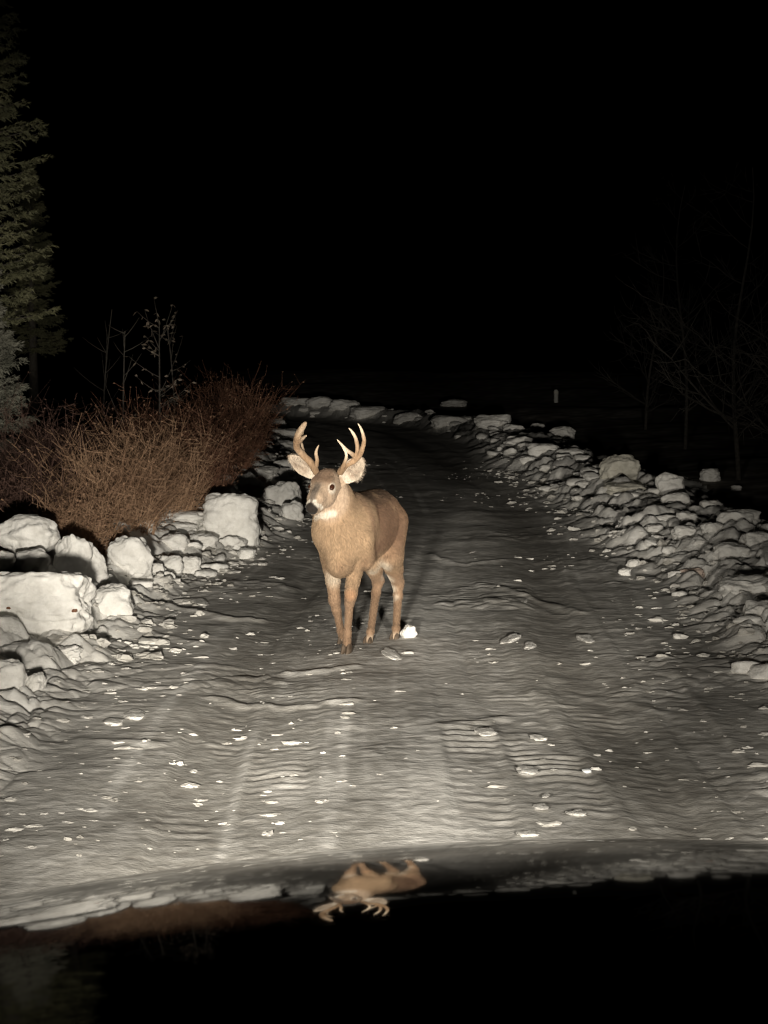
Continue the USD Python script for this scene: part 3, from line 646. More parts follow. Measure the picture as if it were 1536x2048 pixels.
# ------------------------------------------------------------------ conifers
def conifer(px, Y, h, R, seed, label, m, step=0.16, low=0.05):
    r = np.random.default_rng(seed)
    x = (px - 768) * Y / FOC
    t = thing('conifer_tree', (x, Y, float(terrain(np.array([x]), np.array([Y]), False)[0])), label=label, cat='tree', group='conifers at the road side')
    tr = tube(np.c_[np.zeros(10), np.zeros(10), np.linspace(-.2, h, 10)], np.linspace(.02 * h + .01, .008, 10), 9)
    br, nd = MB(), MB()
    zz = low * h
    ND, NF = [], []
    while zz < h * 0.985:
        k = zz / h
        nb = r.integers(5, 8)
        for b in range(nb):
            a = r.uniform(0, 2 * np.pi)
            L = max(0.10, R * (1 - k) ** 0.8 * r.uniform(0.6, 1.15))
            u = np.array([math.cos(a), math.sin(a), 0]); s = np.array([-u[1], u[0], 0])
            q = np.linspace(0, 1, 6)
            droop = -0.35 * (1 - k) + 0.25 * k
            pts = np.array([0, 0, zz + r.uniform(-.06, .06)]) + u * (L * q)[:, None] + np.array([0, 0, 1.0]) * (L * (droop * q + 0.22 * q ** 3))[:, None]
            br.add(*tube(pts, np.linspace(.006 + .008 * L, .002, 6), 4))
            nt = int(8 + 24 * L)
            for w in range(nt):
                c = r.uniform(.12, 1.0)
                p = np.array([np.interp(c, q, pts[:, j]) for j in range(3)])
                d = u * r.uniform(.35, 1) + s * r.choice([-1, 1]) * r.uniform(.3, 1) + np.array([0, 0, r.uniform(-.5, .12)])
                d /= np.linalg.norm(d)
                TL = r.uniform(.10, .26) * (1.15 - .5 * c) * min(1, .5 + L)
                ND.append((p, d, TL))
        zz += step * (1 - 0.55 * k) * r.uniform(.8, 1.2)
    p0 = np.array([n[0] for n in ND]); d0 = np.array([n[1] for n in ND]); L0 = np.array([n[2] for n in ND])
    rep = 16
    vs = []
    for i in range(rep):
        c = (i + 0.3) / rep
        p = p0 + d0 * (L0 * c)[:, None]
        o = r.normal(size=p0.shape); o -= (o * d0).sum(1, keepdims=True) * d0; o /= np.linalg.norm(o, axis=1, keepdims=True)
        d = d0 * .75 + o * .75
        w = np.cross(d, r.normal(size=p0.shape)); w /= np.linalg.norm(w, axis=1, keepdims=True)
        ln = r.uniform(.03, .06, (len(p0), 1)); ww = r.uniform(.004, .008, (len(p0), 1))
        vs.append(np.stack([p - w * ww, p + w * ww, p + d * ln], 1))
    v = np.concatenate(vs).reshape(-1, 3)
    obj('trunk', tr, M_bark, t); obj('branches', br.out(), M_bark, t, kind='stuff')
    obj('needles', (v, np.arange(len(v)).reshape(-1, 3)), m, t, smooth=False, kind='stuff')
conifer(-75, 17.0, 8.8, 1.62, 1, 'tall olive conifer filling the left edge to the top', M_needle, low=.26, step=.12)
conifer(-28, 16.6, 3.2, 0.72, 2, 'small grey green conifer at the left edge above the dark brush', M_needle_grey, step=.10)
conifer(70, 33.0, 6.2, 1.1, 3, 'dim conifer just right of and behind the tall olive one', M_needle, low=.30)
def bare_tree(px, Y, h, seed, label):
    r = np.random.default_rng(seed)
    x = (px - 768) * Y / FOC
    t = thing('bare_tree', (x, Y, float(terrain(np.array([x]), np.array([Y]), False)[0])), label=label, cat='tree', group='bare trees in the dark on the right')
    tr, br = MB(), MB()
    lean = r.normal(0, .08, 2)
    ph = r.uniform(0, 6, 2)
    f = lambda k: np.array([lean[0] * h * k + .10 * k * math.sin(ph[0] + 5 * k) * h * .5, lean[1] * h * k + .08 * k * math.sin(ph[1] + 4 * k) * h * .5, -.15 + h * k])
    tr.add(*tube(np.array([f(k) for k in np.linspace(0, 1, 12)]), np.linspace(.040, .006, 12), 8))
    def limb(p, d, L, rad, lev):
        n = 6; q = np.linspace(0, 1, n)[:, None]
        pts = p + d * L * q + np.array([0, 0, .22 * L]) * q ** 2 + r.normal(0, .02 * L, (n, 3)) * q
        br.add(*tube(pts, np.linspace(rad, rad * .35, n), 4))
        if lev:
            for _ in range(5 if lev > 1 else 4):
                k = r.integers(1, n); dd = d * .8 + r.normal(0, .55, 3); dd /= np.linalg.norm(dd)
                limb(pts[k], dd, L * r.uniform(.35, .6), max(rad * .5, .0025), lev - 1)
    for _ in range(26):
        k = r.uniform(.12, .98); a = r.uniform(0, 6.28)
        d = np.array([math.cos(a), math.sin(a), r.uniform(.1, .8)]); d /= np.linalg.norm(d)
        limb(f(k), d, h * .33 * (1.1 - k * .8) * r.uniform(.6, 1.1), .020 * (1.15 - k), 2)
    obj('trunk', tr.out(), M_darkbark, t); obj('branches', br.out(), M_darkbark, t, smooth=False, kind='stuff')
bare_tree(1480, 20.0, 4.6, 11, 'faint bare tree near the right edge behind the right bank')
bare_tree(1370, 27.0, 5.2, 12, 'barely visible bare tree left of the one near the right edge')
bare_tree(1600, 17.0, 5.0, 13, 'faint bare tree cut by the right edge of the picture')
bare_tree(1290, 33.0, 4.2, 14, 'most distant bare tree, farthest left of those on the right')

# ------------------------------------------------------------------ marker post
pb = P(1112, 810, 47.0); pt_ = P(1112, 779, 47.0)
t = thing('marker_post', pb, label='faint white marker post far off beyond the right bank', cat='post')
hh = float(pt_[2] - pb[2])
sec = [(0.075, -0.5), (0.075, hh - .05), (0.06, hh - .012), (0.03, hh), (0, hh)]
obj('post', trimesh.creation.revolve(np.array([(0, -0.5)] + sec), sections=14), M_post, t, smooth=40)
obj('band', trimesh.creation.annulus(0.0755, 0.08, 0.08, transform=trimesh.transformations.translation_matrix((0, 0, hh * .8))), M_snow_dirty, t, smooth=40)

# ------------------------------------------------------------------ the deer
HEAD = math.radians(16.5)
hv, lv = np.array([-math.sin(HEAD), -math.cos(HEAD), 0]), np.array([math.cos(HEAD), -math.sin(HEAD), 0])   # forward; the deer's left
CH = P(681, 1100, 8.80); CH[2] = 0
def B(s, l, z): return CH - hv * s + lv * l + np.array([0, 0, z])
class Field:
    def __init__(s, lo, hi, h):
        s.lo, s.h = np.array(lo, float), h
        s.n = np.ceil((np.array(hi) - s.lo) / h).astype(int) + 1
        s.F = np.full(s.n, 1.0, np.float32)
    def sub(s, lo, hi):
        a = np.clip(np.floor((lo - s.lo) / s.h).astype(int), 0, s.n); b = np.clip(np.ceil((hi - s.lo) / s.h).astype(int) + 1, 0, s.n)
        g = [s.lo[k] + s.h * np.arange(a[k], b[k]) for k in range(3)]
        X, Y, Z = np.meshgrid(*g, indexing='ij')
        return tuple(slice(a[k], b[k]) for k in range(3)), np.stack([X, Y, Z], -1)
    def put(s, lo, hi, fn, k):
        sl, p = s.sub(np.asarray(lo) - k - .03, np.asarray(hi) + k + .03)
        d = fn(p).astype(np.float32)
        a = s.F[sl]
        h = np.clip(0.5 + 0.5 * (a - d) / k, 0, 1)
        s.F[sl] = a * (1 - h) + d * h - k * h * (1 - h)
    def cone(s, a, b, ra, rb, k=.03):
        a, b = np.asarray(a, float), np.asarray(b, float); m = max(ra, rb)
        def fn(p):
            ab = b - a; t = np.clip(((p - a) @ ab) / (ab @ ab), 0, 1)
            return np.linalg.norm(p - a - t[..., None] * ab, axis=-1) - (ra + (rb - ra) * t)
        s.put(np.minimum(a, b) - m, np.maximum(a, b) + m, fn, k)
    def chain(s, pts, rad, k=.03):
        for i in range(len(pts) - 1): s.cone(pts[i], pts[i + 1], rad[i], rad[i + 1], k)
    def ell(s, c, axes, rad, k=.05):
        c, A, rad = np.asarray(c), np.asarray(axes, float), np.asarray(rad, float); m = rad.max()
        def fn(p):
            q = (p - c) @ A.T
            k0 = np.linalg.norm(q / rad, axis=-1); k1 = np.linalg.norm(q / rad ** 2, axis=-1)
            return np.where(k1 > 1e-9, k0 * (k0 - 1) / np.maximum(k1, 1e-9), -rad.min())
        s.put(c - m, c + m, fn, k)
    def cut(s, c, axes, rad, k=.01):
        c, A, rad = np.asarray(c), np.asarray(axes, float), np.asarray(rad, float); m = rad.max()
        sl, p = s.sub(c - m - k - .02, c + m + k + .02)
        q = (p - c) @ A.T
        k0 = np.linalg.norm(q / rad, axis=-1); k1 = np.linalg.norm(q / rad ** 2, axis=-1)
        d = -(k0 * (k0 - 1) / np.maximum(k1, 1e-9)).astype(np.float32)
        a = -s.F[sl]; b = -d
        h = np.clip(0.5 + 0.5 * (a - b) / k, 0, 1)
        s.F[sl] = -(a * (1 - h) + b * h - k * h * (1 - h))
    def surface(s):
        F, h = s.F, s.h
        ins = F < 0
        nx, ny, nz_ = F.shape
        cnt = np.zeros((nx - 1, ny - 1, nz_ - 1), np.int8)
        for d in np.ndindex(2, 2, 2):
            cnt += ins[d[0]:nx - 1 + d[0], d[1]:ny - 1 + d[1], d[2]:nz_ - 1 + d[2]]
        c = np.argwhere((cnt > 0) & (cnt < 8))
        idx = np.full(cnt.shape, -1, np.int64); idx[tuple(c.T)] = np.arange(len(c))
        acc, num = np.zeros((len(c), 3)), np.zeros(len(c))
        cor = [np.array(d) for d in np.ndindex(2, 2, 2)]
        for i in range(8):
            for j in range(i + 1, 8):
                if np.abs(cor[i] - cor[j]).sum() != 1: continue
                fa, fb = F[tuple((c + cor[i]).T)], F[tuple((c + cor[j]).T)]
                m = (fa < 0) != (fb < 0)
                t = np.where(m, fa / np.where(m, fa - fb, 1), 0)
                acc += m[:, None] * (cor[i] + t[:, None] * (cor[j] - cor[i])); num += m
        v = s.lo + h * (c + acc / num[:, None])
        faces = []
        for ax in range(3):
            a0, a1 = [np.take(ins, range(0, F.shape[ax] - 1), ax), np.take(ins, range(1, F.shape[ax]), ax)]
            e = np.argwhere(a0 != a1)
            o1, o2 = [k for k in range(3) if k != ax]
            e = e[(e[:, o1] > 0) & (e[:, o2] > 0) & (e[:, o1] < F.shape[o1] - 1) & (e[:, o2] < F.shape[o2] - 1)]
            u1, u2 = np.eye(3, dtype=int)[o1], np.eye(3, dtype=int)[o2]
            qd = np.stack([idx[tuple((e - u1 - u2).T)], idx[tuple((e - u2).T)], idx[tuple(e.T)], idx[tuple((e - u1).T)]], 1)
            flip = ins[tuple(e.T)] ^ (ax == 1)
            qd = np.where(flip[:, None], qd, qd[:, ::-1])
            faces.append(qd)
        f = np.vstack(faces)
        return v, np.vstack([f[:, [0, 1, 2]], f[:, [0, 2, 3]]])
fld = Field(CH + np.array([-.55, -.60, -.06]), CH + np.array([.62, 1.35, 1.52]), 0.0065)
AX = np.array([hv, lv, [0, 0, 1.0]])
for s, zc, vh, vw, ln in ((.06, .765, .20, .130, .16), (.20, .765, .240, .165, .24), (.42, .765, .232, .190, .26), (.62, .775, .218, .186, .24), (.76, .795, .190, .162, .20), (.83, .80, .165, .140, .14)):
    fld.ell(B(s, 0, zc), AX, (ln, vw, vh), .06)
fld.cone(B(.14, 0, .93), B(.80, 0, .91), .075, .085, .05)                # back line
fld.chain([B(.22, .085, .92), B(.06, .110, .74), B(.13, .115, .60)], [.06, .078, .064], .03)                      # shoulders
fld.chain([B(.22, -.085, .92), B(.06, -.105, .74), B(.12, -.105, .60)], [.06, .074, .062], .03)
fld.ell(B(.79, .085, .73), AX, (.15, .08, .21), .05)                      # thighs
fld.ell(B(.79, -.085, .73), AX, (.15, .08, .21), .05)
fld.ell(B(.00, 0, .585), AX, (.10, .085, .085), .05)                         # brisket
# tail
fld.chain([B(.90, 0, .88), B(.96, 0, .80), B(.96, 0, .66)], [.03, .035, .015], .03)
# neck
HP = P(652, 950, 8.64)
fld.chain([B(.16, 0, .84), P(677, 1045, 8.86), P(669, 1000, 8.80), P(664, 962, 8.75)], [.180, .146, .110, .075], .05)
fld.chain([B(.10, 0, .72), P(670, 1066, 8.82), P(664, 1022, 8.76)], [.14, .115, .085], .06)
# head
poll, nose = P(655, 952, 8.655), P(623, 1016, 8.44)
ef = (nose - poll); HL = np.linalg.norm(ef); ef /= HL
el = np.cross(ef, [0, 0, 1.0]); el /= np.linalg.norm(el); el = el if el[0] > 0 else -el   # towards the deer's left (picture right)
eu = np.cross(el, ef); eu = eu if eu[2] > 0 else -eu
AH = np.array([ef, el, eu])
def Hd(f, l, u): return poll + ef * f * HL + el * l + eu * u
fld.ell(Hd(.10, 0, -.012), AH, (.085, .072, .066), .03)
fld.ell(Hd(.34, 0, -.020), AH, (.095, .073, .064), .03)
fld.chain([Hd(.35, 0, -.012), Hd(.70, 0, -.004), Hd(.97, 0, -.006)], [.060, .049, .037], .03)
fld.chain([Hd(.12, .018, -.055), Hd(.45, .014, -.062), Hd(.72, 0, -.044), Hd(.93, 0, -.038)], [.060, .056, .039, .030], .02)
fld.chain([Hd(.12, -.018, -.055), Hd(.45, -.014, -.062), Hd(.72, 0, -.044)], [.060, .056, .039], .02)
for sd in (1, -1):
    fld.ell(Hd(.27, sd * .052, .022), AH, (.036, .018, .020), .02)        # brow
    fld.ell(Hd(.95, sd * .022, .004), AH, (.022, .017, .022), .012)        # nostril wings
    fld.ell(Hd(.38, sd * .058, -.03), AH, (.05, .016, .03), .025)          # cheek
# ears
EAR = []
def ear(base, tip, normal, half, cupdir):
    base, tip = np.asarray(base), np.asarray(tip)
    a = tip - base; L = np.linalg.norm(a); a /= L
    n = np.asarray(normal, float); n -= (n @ a) * a; n /= np.linalg.norm(n)
    w = np.cross(n, a)
    A = np.array([a, w, n])
    def fn(p):
        q = (p - base) @ A.T
        t = q[..., 0] / L
        wid = half * np.interp(t, [-.25, 0, .15, .40, .62, .82, .95, 1.03], [.40, .46, .72, 1.0, .95, .66, .33, .02])
        cup = 0.55 * q[..., 1] ** 2 / half * (1 - .35 * np.clip(t, 0, 1)) - 0.02 * np.sin(np.clip(t, 0, 1) * 3)
        dw = np.abs(q[..., 1]) - wid
        dn = np.abs(q[..., 2] - cup) - 0.0085
        dt = np.maximum(q[..., 0] - L * 1.02, -.05 - q[..., 0])
        m = np.maximum(np.maximum(dw, dt), dn)
        return np.where(m > 0, np.sqrt(np.maximum(dw, 0) ** 2 + np.maximum(dn, 0) ** 2 + np.maximum(dt, 0) ** 2), m)
    m = half + .03
    fld.put(np.minimum(base - a * .05, tip) - m, np.maximum(base, tip) + m, fn, .012)
    EAR.append((base, A, L, half))
view = -ray(650, 950)
ear(P(630, 953, 8.66), P(577, 911, 8.685), view + np.array([-.05, 0, -.25]), .050, 0)
ear(P(684, 960, 8.685), P(727, 918, 8.74), view + np.array([.35, 0, -.1]), .070, 0)
# legs: joints at the places the photograph shows, at the depth the anatomy gives
fld.chain([B(.10, .10, .66), P(712, 1122, 8.86), P(702, 1186, 8.80), P(699, 1206, 8.81), P(695, 1266, 8.88), P(694, 1286, 8.86)], [.070, .054, .034, .025, .0205, .026], .022)
fld.cone(P(703, 1180, 8.795), P(701, 1196, 8.79), .030, .032, .018)
fld.chain([B(.14, -.10, .66), P(664, 1132, 8.98), P(669, 1200, 9.00), P(673, 1220, 9.02), P(682, 1262, 9.10), P(685, 1276, 9.13)], [.068, .052, .034, .025, .0205, .025], .022)
fld.chain([B(.80, -.085, .78), P(742, 1122, 9.44), P(756, 1162, 9.60), P(752, 1186, 9.59), P(741, 1264, 9.30), P(738, 1282, 9.27)], [.125, .066, .035, .026, .021, .026], .025)
fld.cone(P(757, 1158, 9.60), P(764, 1160, 9.66), .030, .018, .02)
fld.chain([B(.80, .085, .78), P(781, 1112, 9.44), P(796, 1168, 9.62), P(796, 1192, 9.61), P(792, 1258, 9.42), P(790, 1276, 9.40)], [.128, .080, .036, .027, .021, .026], .025)
fld.cone(P(797, 1162, 9.62), P(803, 1164, 9.68), .030, .018, .02)
dv, df = fld.surface()
dv = taubin(dv, df, 4)
deer_m = trimesh.Trimesh(dv, df, process=False)
# hair-clump relief along the coat
_n = deer_m.vertex_normals
fbm3 = meshkit.fbm(np.stack([dv @ hv * 26, dv @ lv * 26, dv[:, 2] * 14], -1), 3, 5) - .5
_body = smoothstep(.35, .6, dv[:, 2]) * (1 - smoothstep(.98, 1.05, dv[:, 2]))
dv = dv + _n * (0.006 * fbm3 * _body)[:, None]
# coat colours
rel = dv - CH
S, Lr, Zr = -(rel @ hv), rel @ lv, rel[:, 2]
hc = np.stack([(dv - poll) @ ef / HL, (dv - poll) @ el, (dv - poll) @ eu], -1)
col = np.tile(np.array([.30, .205, .128]), (len(dv), 1))                   # winter coat
def blend(w, c):
    global col
    w = np.clip(w, 0, 1)[:, None]; col = col * (1 - w) + np.array(c) * w
def near(p, r0, r1): return 1 - smoothstep(r0, r1, np.linalg.norm(dv - np.asarray(p), axis=1))
var = (meshkit.fbm(dv * 9, 3, 3) - .5) * .10
def hit_deer(px, py):
    o = EYE; d = ray(px, py)
    t = (dv - o) @ d
    off = np.linalg.norm(dv - o - t[:, None] * d, axis=1)
    k = np.nonzero(off < .008)[0]
    if not len(k): k = np.argsort(off)[:6]
    return dv[k[np.argmin(t[k])]]
stk = meshkit.fbm(np.stack([dv @ hv * 13, dv @ lv * 3, dv[:, 2] * 2.2], -1), 3, 33) - .5
head = smoothstep(-.5, -.2, hc[:, 0]) * (1 - smoothstep(.19, .26, np.linalg.norm(dv - Hd(.4, 0, -.02), axis=1)))
blend(smoothstep(.00, .34, S + 2.6 * var + .6 * stk) * smoothstep(.50, .72, Zr + 1.5 * var) * .96, (.175, .104, .067))
blend(smoothstep(.08, .3, stk) * smoothstep(.1, .3, S) * (1 - smoothstep(.7, .9, S)) * smoothstep(.5, .62, Zr) * .5, (.235, .145, .09))  # flank, darker and redder
blend(smoothstep(.90, .99, Zr + var * .4) * smoothstep(.06, .2, S), (.10, .066, .045))        # back line
blend(smoothstep(.64, .84, S + 1.3 * var) * (1 - smoothstep(.86, .97, Zr)) * .85, (.185, .115, .07))       # haunch
blend((1 - smoothstep(.525, .575, Zr + .4 * var)) * smoothstep(.16, .30, S) * (1 - smoothstep(.5, .64, S)) * smoothstep(.46, .5, Zr), (.44, .37, .28))           # belly
low = 1 - smoothstep(.36, .47, Zr)
blend(low, (.255, .168, .108))
for p_, rr, w_ in ((hit_deer(666, 1158), .07, .6), (hit_deer(768, 1134), .055, .85), (hit_deer(774, 1156), .05, .85), (hit_deer(782, 1176), .045, .8), (hit_deer(789, 1196), .03, .5), (hit_deer(744, 1146), .05, .65)):
    blend(near(p_, rr * .2, rr * 1.35) * w_, (.64, .56, .45))           # pale insides of the legs
blend(near(P(701, 1190, 8.77), .02, .05) * .7, (.36, .21, .12))
blend((1 - smoothstep(.03, .06, Zr)), (.44, .34, .25))
# creases and darker bands between the muscles
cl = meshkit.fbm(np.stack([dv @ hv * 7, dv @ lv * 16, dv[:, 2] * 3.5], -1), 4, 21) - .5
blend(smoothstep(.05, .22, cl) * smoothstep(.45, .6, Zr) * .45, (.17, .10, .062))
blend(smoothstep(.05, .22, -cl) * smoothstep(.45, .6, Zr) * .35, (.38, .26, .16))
blend((1 - smoothstep(-.02, .12, S + var)) * smoothstep(.55, .66, Zr) * (1 - smoothstep(.86, .98, Zr)) * .8, (.36, .25, .155))      # chest
# head
hm = head
blend(hm * .9, (.42, .32, .235))
blend(hm * smoothstep(.0, .045, hc[:, 2]) * (1 - smoothstep(.30, .50, hc[:, 0])) * .8, (.175, .11, .072))       # crown
blend(hm * smoothstep(.012, .035, hc[:, 2]) * smoothstep(.34, .5, hc[:, 0]) * (1 - smoothstep(.012, .032, np.abs(hc[:, 1]))) * .85, (.12, .10, .085))   # bridge of the nose
eyeL = hit_deer(666, 973); eyeR = poll + ef * ((eyeL - poll) @ ef) - el * ((eyeL - poll) @ el) + eu * ((eyeL - poll) @ eu)
for e_ in (eyeL, eyeR):
    blend((1 - smoothstep(.75, 1.15, np.linalg.norm(((dv - e_) @ AH.T + np.array([-.005, 0, .006])) / np.array([.041, .034, .034]), axis=1) + 1.2 * var)), (.60, .53, .44))                           # rings round the eyes
def both(p):
    q = (np.asarray(p) - poll) @ AH.T
    return p, poll + np.array([q[0], -q[1], q[2]]) @ AH
MB_W = np.maximum.reduce([near(p2, .010, .020) for a_ in ((628, 1002), (631, 1005), (635, 1008), (638, 1011), (642, 1014), (645, 1017)) for p2 in both(hit_deer(*a_))])
blend(MB_W, (.66, .61, .53))     # muzzle band
blend(0 * hm * smoothstep(.52, .62, hc[:, 0]) * (1 - smoothstep(-.056, -.046, hc[:, 2])), (.64, .59, .51))   # chin and lower jaw
thr = hit_deer(660, 1030); thr2 = hit_deer(640, 1030)
blend((np.maximum.reduce([near(hit_deer(px_, 1033 - .09 * (px_ - 634)), .008 + .00012 * (px_ - 628), .028 + .0002 * (px_ - 628)) for px_ in range(630, 669, 4)])) * (.85 + 1.6 * var), (.66, .60, .51))     # throat patch
noseC = Hd(1.02, 0, -.004)
blend(near(noseC, .036, .045), (.022, .018, .015))
for i, (b_, A_, L_, hw_) in enumerate(EAR):
    q_ = (dv - b_) @ A_.T; t_ = q_[:, 0] / L_
    cup_ = 0.55 * q_[:, 1] ** 2 / hw_ * (1 - .35 * np.clip(t_, 0, 1)) - 0.02 * np.sin(np.clip(t_, 0, 1) * 3)
    onear = (t_ > .02) & (np.abs(q_[:, 1]) < hw_ * 1.2) & (np.abs(q_[:, 2] - cup_) < .02) & (t_ < 1.1)
    inner = onear & (q_[:, 2] > cup_ - .001)
    streak = meshkit.fbm(np.stack([q_[:, 0] * 14, q_[:, 1] * 70, q_[:, 2] * 0], -1), 2, 8)
    blend(onear * 1.0, (.20, .14, .095))
    blend(inner * (1 - smoothstep(.92, 1.05, t_)), (.50, .42, .335))
    blend(inner * smoothstep(.50, .66, streak) * smoothstep(.2, .35, t_) * (1 - smoothstep(.7, .85, t_)) * (1 - smoothstep(.4, .75, np.abs(q_[:, 1]) / hw_)) * .7, (.27, .20, .15))
    blend(inner * (1 - smoothstep(.15, .35, t_)) * .7, (.62, .55, .46))
col = .80 * col * (1 + .9 * var[:, None] * np.array([1, 1, 1.1]))
def coat():
    tri = dv[df]; ar = np.linalg.norm(np.cross(tri[:, 1] - tri[:, 0], tri[:, 2] - tri[:, 0]), axis=1)
    r = np.random.default_rng(77); n = 70000
    fi = r.choice(len(df), n, p=ar / ar.sum())
    w = r.dirichlet((1, 1, 1), n)
    p = (tri[fi] * w[:, :, None]).sum(1)
    nn = (deer_m.vertex_normals[df[fi]] * w[:, :, None]).sum(1)
    c = (col[df[fi]] * w[:, :, None]).sum(1)
    nosed = np.linalg.norm(p - noseC, axis=1); eyed = np.minimum(np.linalg.norm(p - eyeL, axis=1), np.linalg.norm(p - eyeR, axis=1))
    hd = np.linalg.norm(p - Hd(.4, 0, -.02), axis=1) < .24
    z = p[:, 2]
    keep = (nosed > .045) & (eyed > .022) & (z > .06)
    p, nn, c, hd, z = p[keep], nn[keep], c[keep], hd[keep], z[keep]
    flow = np.where(hd[:, None], -ef * .8 + np.array([0, 0, -.1]), np.where((z < .5)[:, None], np.array([0, 0, -1.0]) - hv * .1, -hv * .75 + np.array([0, 0, -.65])))
    flow = flow + r.normal(0, .22, p.shape)
    flow -= (flow * nn).sum(1, keepdims=True) * nn; flow /= np.linalg.norm(flow, axis=1, keepdims=True) + 1e-9
    L = np.where(hd, .010, np.where(z < .45, .011, .024)) * r.uniform(.6, 1.25, len(p))
    pts = np.stack([p - nn * .001, p + flow * (L * .5)[:, None] + nn * (L * .20)[:, None], p + flow * L[:, None] + nn * (L * .24)[:, None]], 1)
    b = UsdGeom.BasisCurves.Define(stage, path_of('coat', deer))
    b.CreateTypeAttr('linear'); b.CreateCurveVertexCountsAttr(Vt.IntArray.FromNumpy(np.full(len(p), 3, np.int32)))
    b.CreatePointsAttr(Vt.Vec3fArray.FromNumpy((pts - CH).reshape(-1, 3).astype(np.float32)))
    b.CreateWidthsAttr(Vt.FloatArray.FromNumpy(np.tile(np.array([.0013, .0011, .0003], np.float32), len(p)))); b.SetWidthsInterpolation('vertex')
    UsdGeom.PrimvarsAPI(b).CreatePrimvar('tone', Sdf.ValueTypeNames.Color3fArray, 'vertex').Set(Vt.Vec3fArray.FromNumpy(np.repeat(c * r.uniform(.48, 1.08, (len(c), 1)), 3, 0).astype(np.float32)))
    UsdShade.MaterialBindingAPI.Apply(b.GetPrim()).Bind(M_hair)
    tagp(b.GetPrim(), kind='stuff')
deer = thing('deer', CH, label='white tailed buck with antlers walking toward the truck on the snowy road, head turned left', cat='deer')
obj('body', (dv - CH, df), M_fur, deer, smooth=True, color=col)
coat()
def sphere(c, r, sc=(1, 1, 1), A=None, n=3):
    m = trimesh.creation.icosphere(n); v = m.vertices * r * np.array(sc)
    if A is not None: v = v @ A
    return v + c, m.faces
for e_ in (eyeL, eyeR):
    sgn = 1 if e_ is eyeL else -1
    obj('eye', sphere(e_ - CH - el * sgn * .006, .0205, (1.15, .95, .88), AH), M_eye, deer)
_nv, _nf = sphere(noseC - CH - ef * .004, .033, (.60, 1.0, .80), AH, 3)
_q = (_nv + CH - noseC) @ AH.T
for sd in (1, -1):                                                        # nostrils pressed in
    w_ = np.exp(-(((_q[:, 1] - sd * .017) / .007) ** 2 + ((_q[:, 2] - .002) / .007) ** 2)) * (_q[:, 0] > -.004)
    _nv = _nv - (w_ * .009)[:, None] * ef
obj('nose', (_nv, _nf), M_nose, deer)
# antlers
def antler(chains, label, pale=1.0):
    pts = np.vstack([np.vstack(c[0]) for c in chains])
    fa = Field(pts.min(0) - .04, pts.max(0) + .04, .0036)
    for c, rad in chains:
        c = np.array(c); n = len(c)
        t = np.linspace(0, 1, n); tt = np.linspace(0, 1, (n - 1) * 4 + 1)
        cc = np.c_[[PchipInterpolator(t, c[:, k])(tt) for k in range(3)]].T
        fa.chain(cc, np.interp(tt, t, rad), .006)
    v, f = fa.surface()
    m = trimesh.Trimesh(taubin(v, f, 3), f, process=False)
    v = np.array(m.vertices); v = v + m.vertex_normals * ((meshkit.fbm(v * np.array([70, 70, 35]), 3, 2) - .5) * .004)[:, None]
    d = np.full(len(v), 9.0)
    for c, rad in chains:
        if rad[-1] < .007: d = np.minimum(d, np.linalg.norm(v - np.array(c)[-1], axis=1))
    w = pale * (1 - smoothstep(.03, .13, d))[:, None]
    b = 1 - smoothstep(.02, .10, np.linalg.norm(v - np.array(chains[0][0])[0], axis=1))[:, None]
    colr = np.array([.27, .18, .11]) * (1 - w) + np.array([.66, .55, .42]) * w
    colr = colr * (1 - .4 * b)
    obj('antler', (v - CH, f), M_fur, deer, color=colr, label=label)
antler([([P(632, 944, 8.66), P(620, 924, 8.67), P(604, 908, 8.665), P(593, 892, 8.62), P(595, 874, 8.56), P(604, 856, 8.50), P(611, 846, 8.47)], [.022, .021, .020, .020, .020, .018, .010]),
        ([P(595, 890, 8.62), P(601, 872, 8.63), P(606, 856, 8.62), P(612, 848, 8.60)], [.016, .014, .011, .006]),
        ([P(598, 884, 8.58), P(606, 876, 8.52), P(613, 871, 8.46)], [.013, .010, .004]),
        ([P(606, 909, 8.665), P(604, 896, 8.70), P(603, 886, 8.72)], [.014, .011, .006]),
        ([P(632, 934, 8.655), P(634, 920, 8.63), P(632, 907, 8.605), P(637, 891, 8.57)], [.013, .011, .009, .004])],
       'twisted antler on the picture left with tines seen end on', .45)
antler([([P(680, 945, 8.68), P(692, 930, 8.70), P(708, 921, 8.71), P(717, 913, 8.68), P(724, 900, 8.64), P(728, 880, 8.60), P(724, 862, 8.57), P(715.5, 847, 8.55)], [.021, .019, .018, .017, .014, .0115, .008, .0025]),
        ([P(714, 914, 8.69), P(715, 900, 8.67), P(713, 882, 8.65), P(706, 866, 8.63), P(697, 856, 8.61)], [.014, .0125, .011, .008, .0025]),
        ([P(712, 915, 8.70), P(703, 907, 8.66), P(693, 900, 8.61), P(683, 889, 8.56), P(674, 879, 8.52)], [.014, .012, .0105, .0075, .0025]),
        ([P(684, 938, 8.675), P(690, 924, 8.65), P(693, 912, 8.62), P(691, 903, 8.60), P(686, 897, 8.58)], [.013, .010, .008, .0065, .0025])],
       'clean antler on the picture right with three long pale tines')
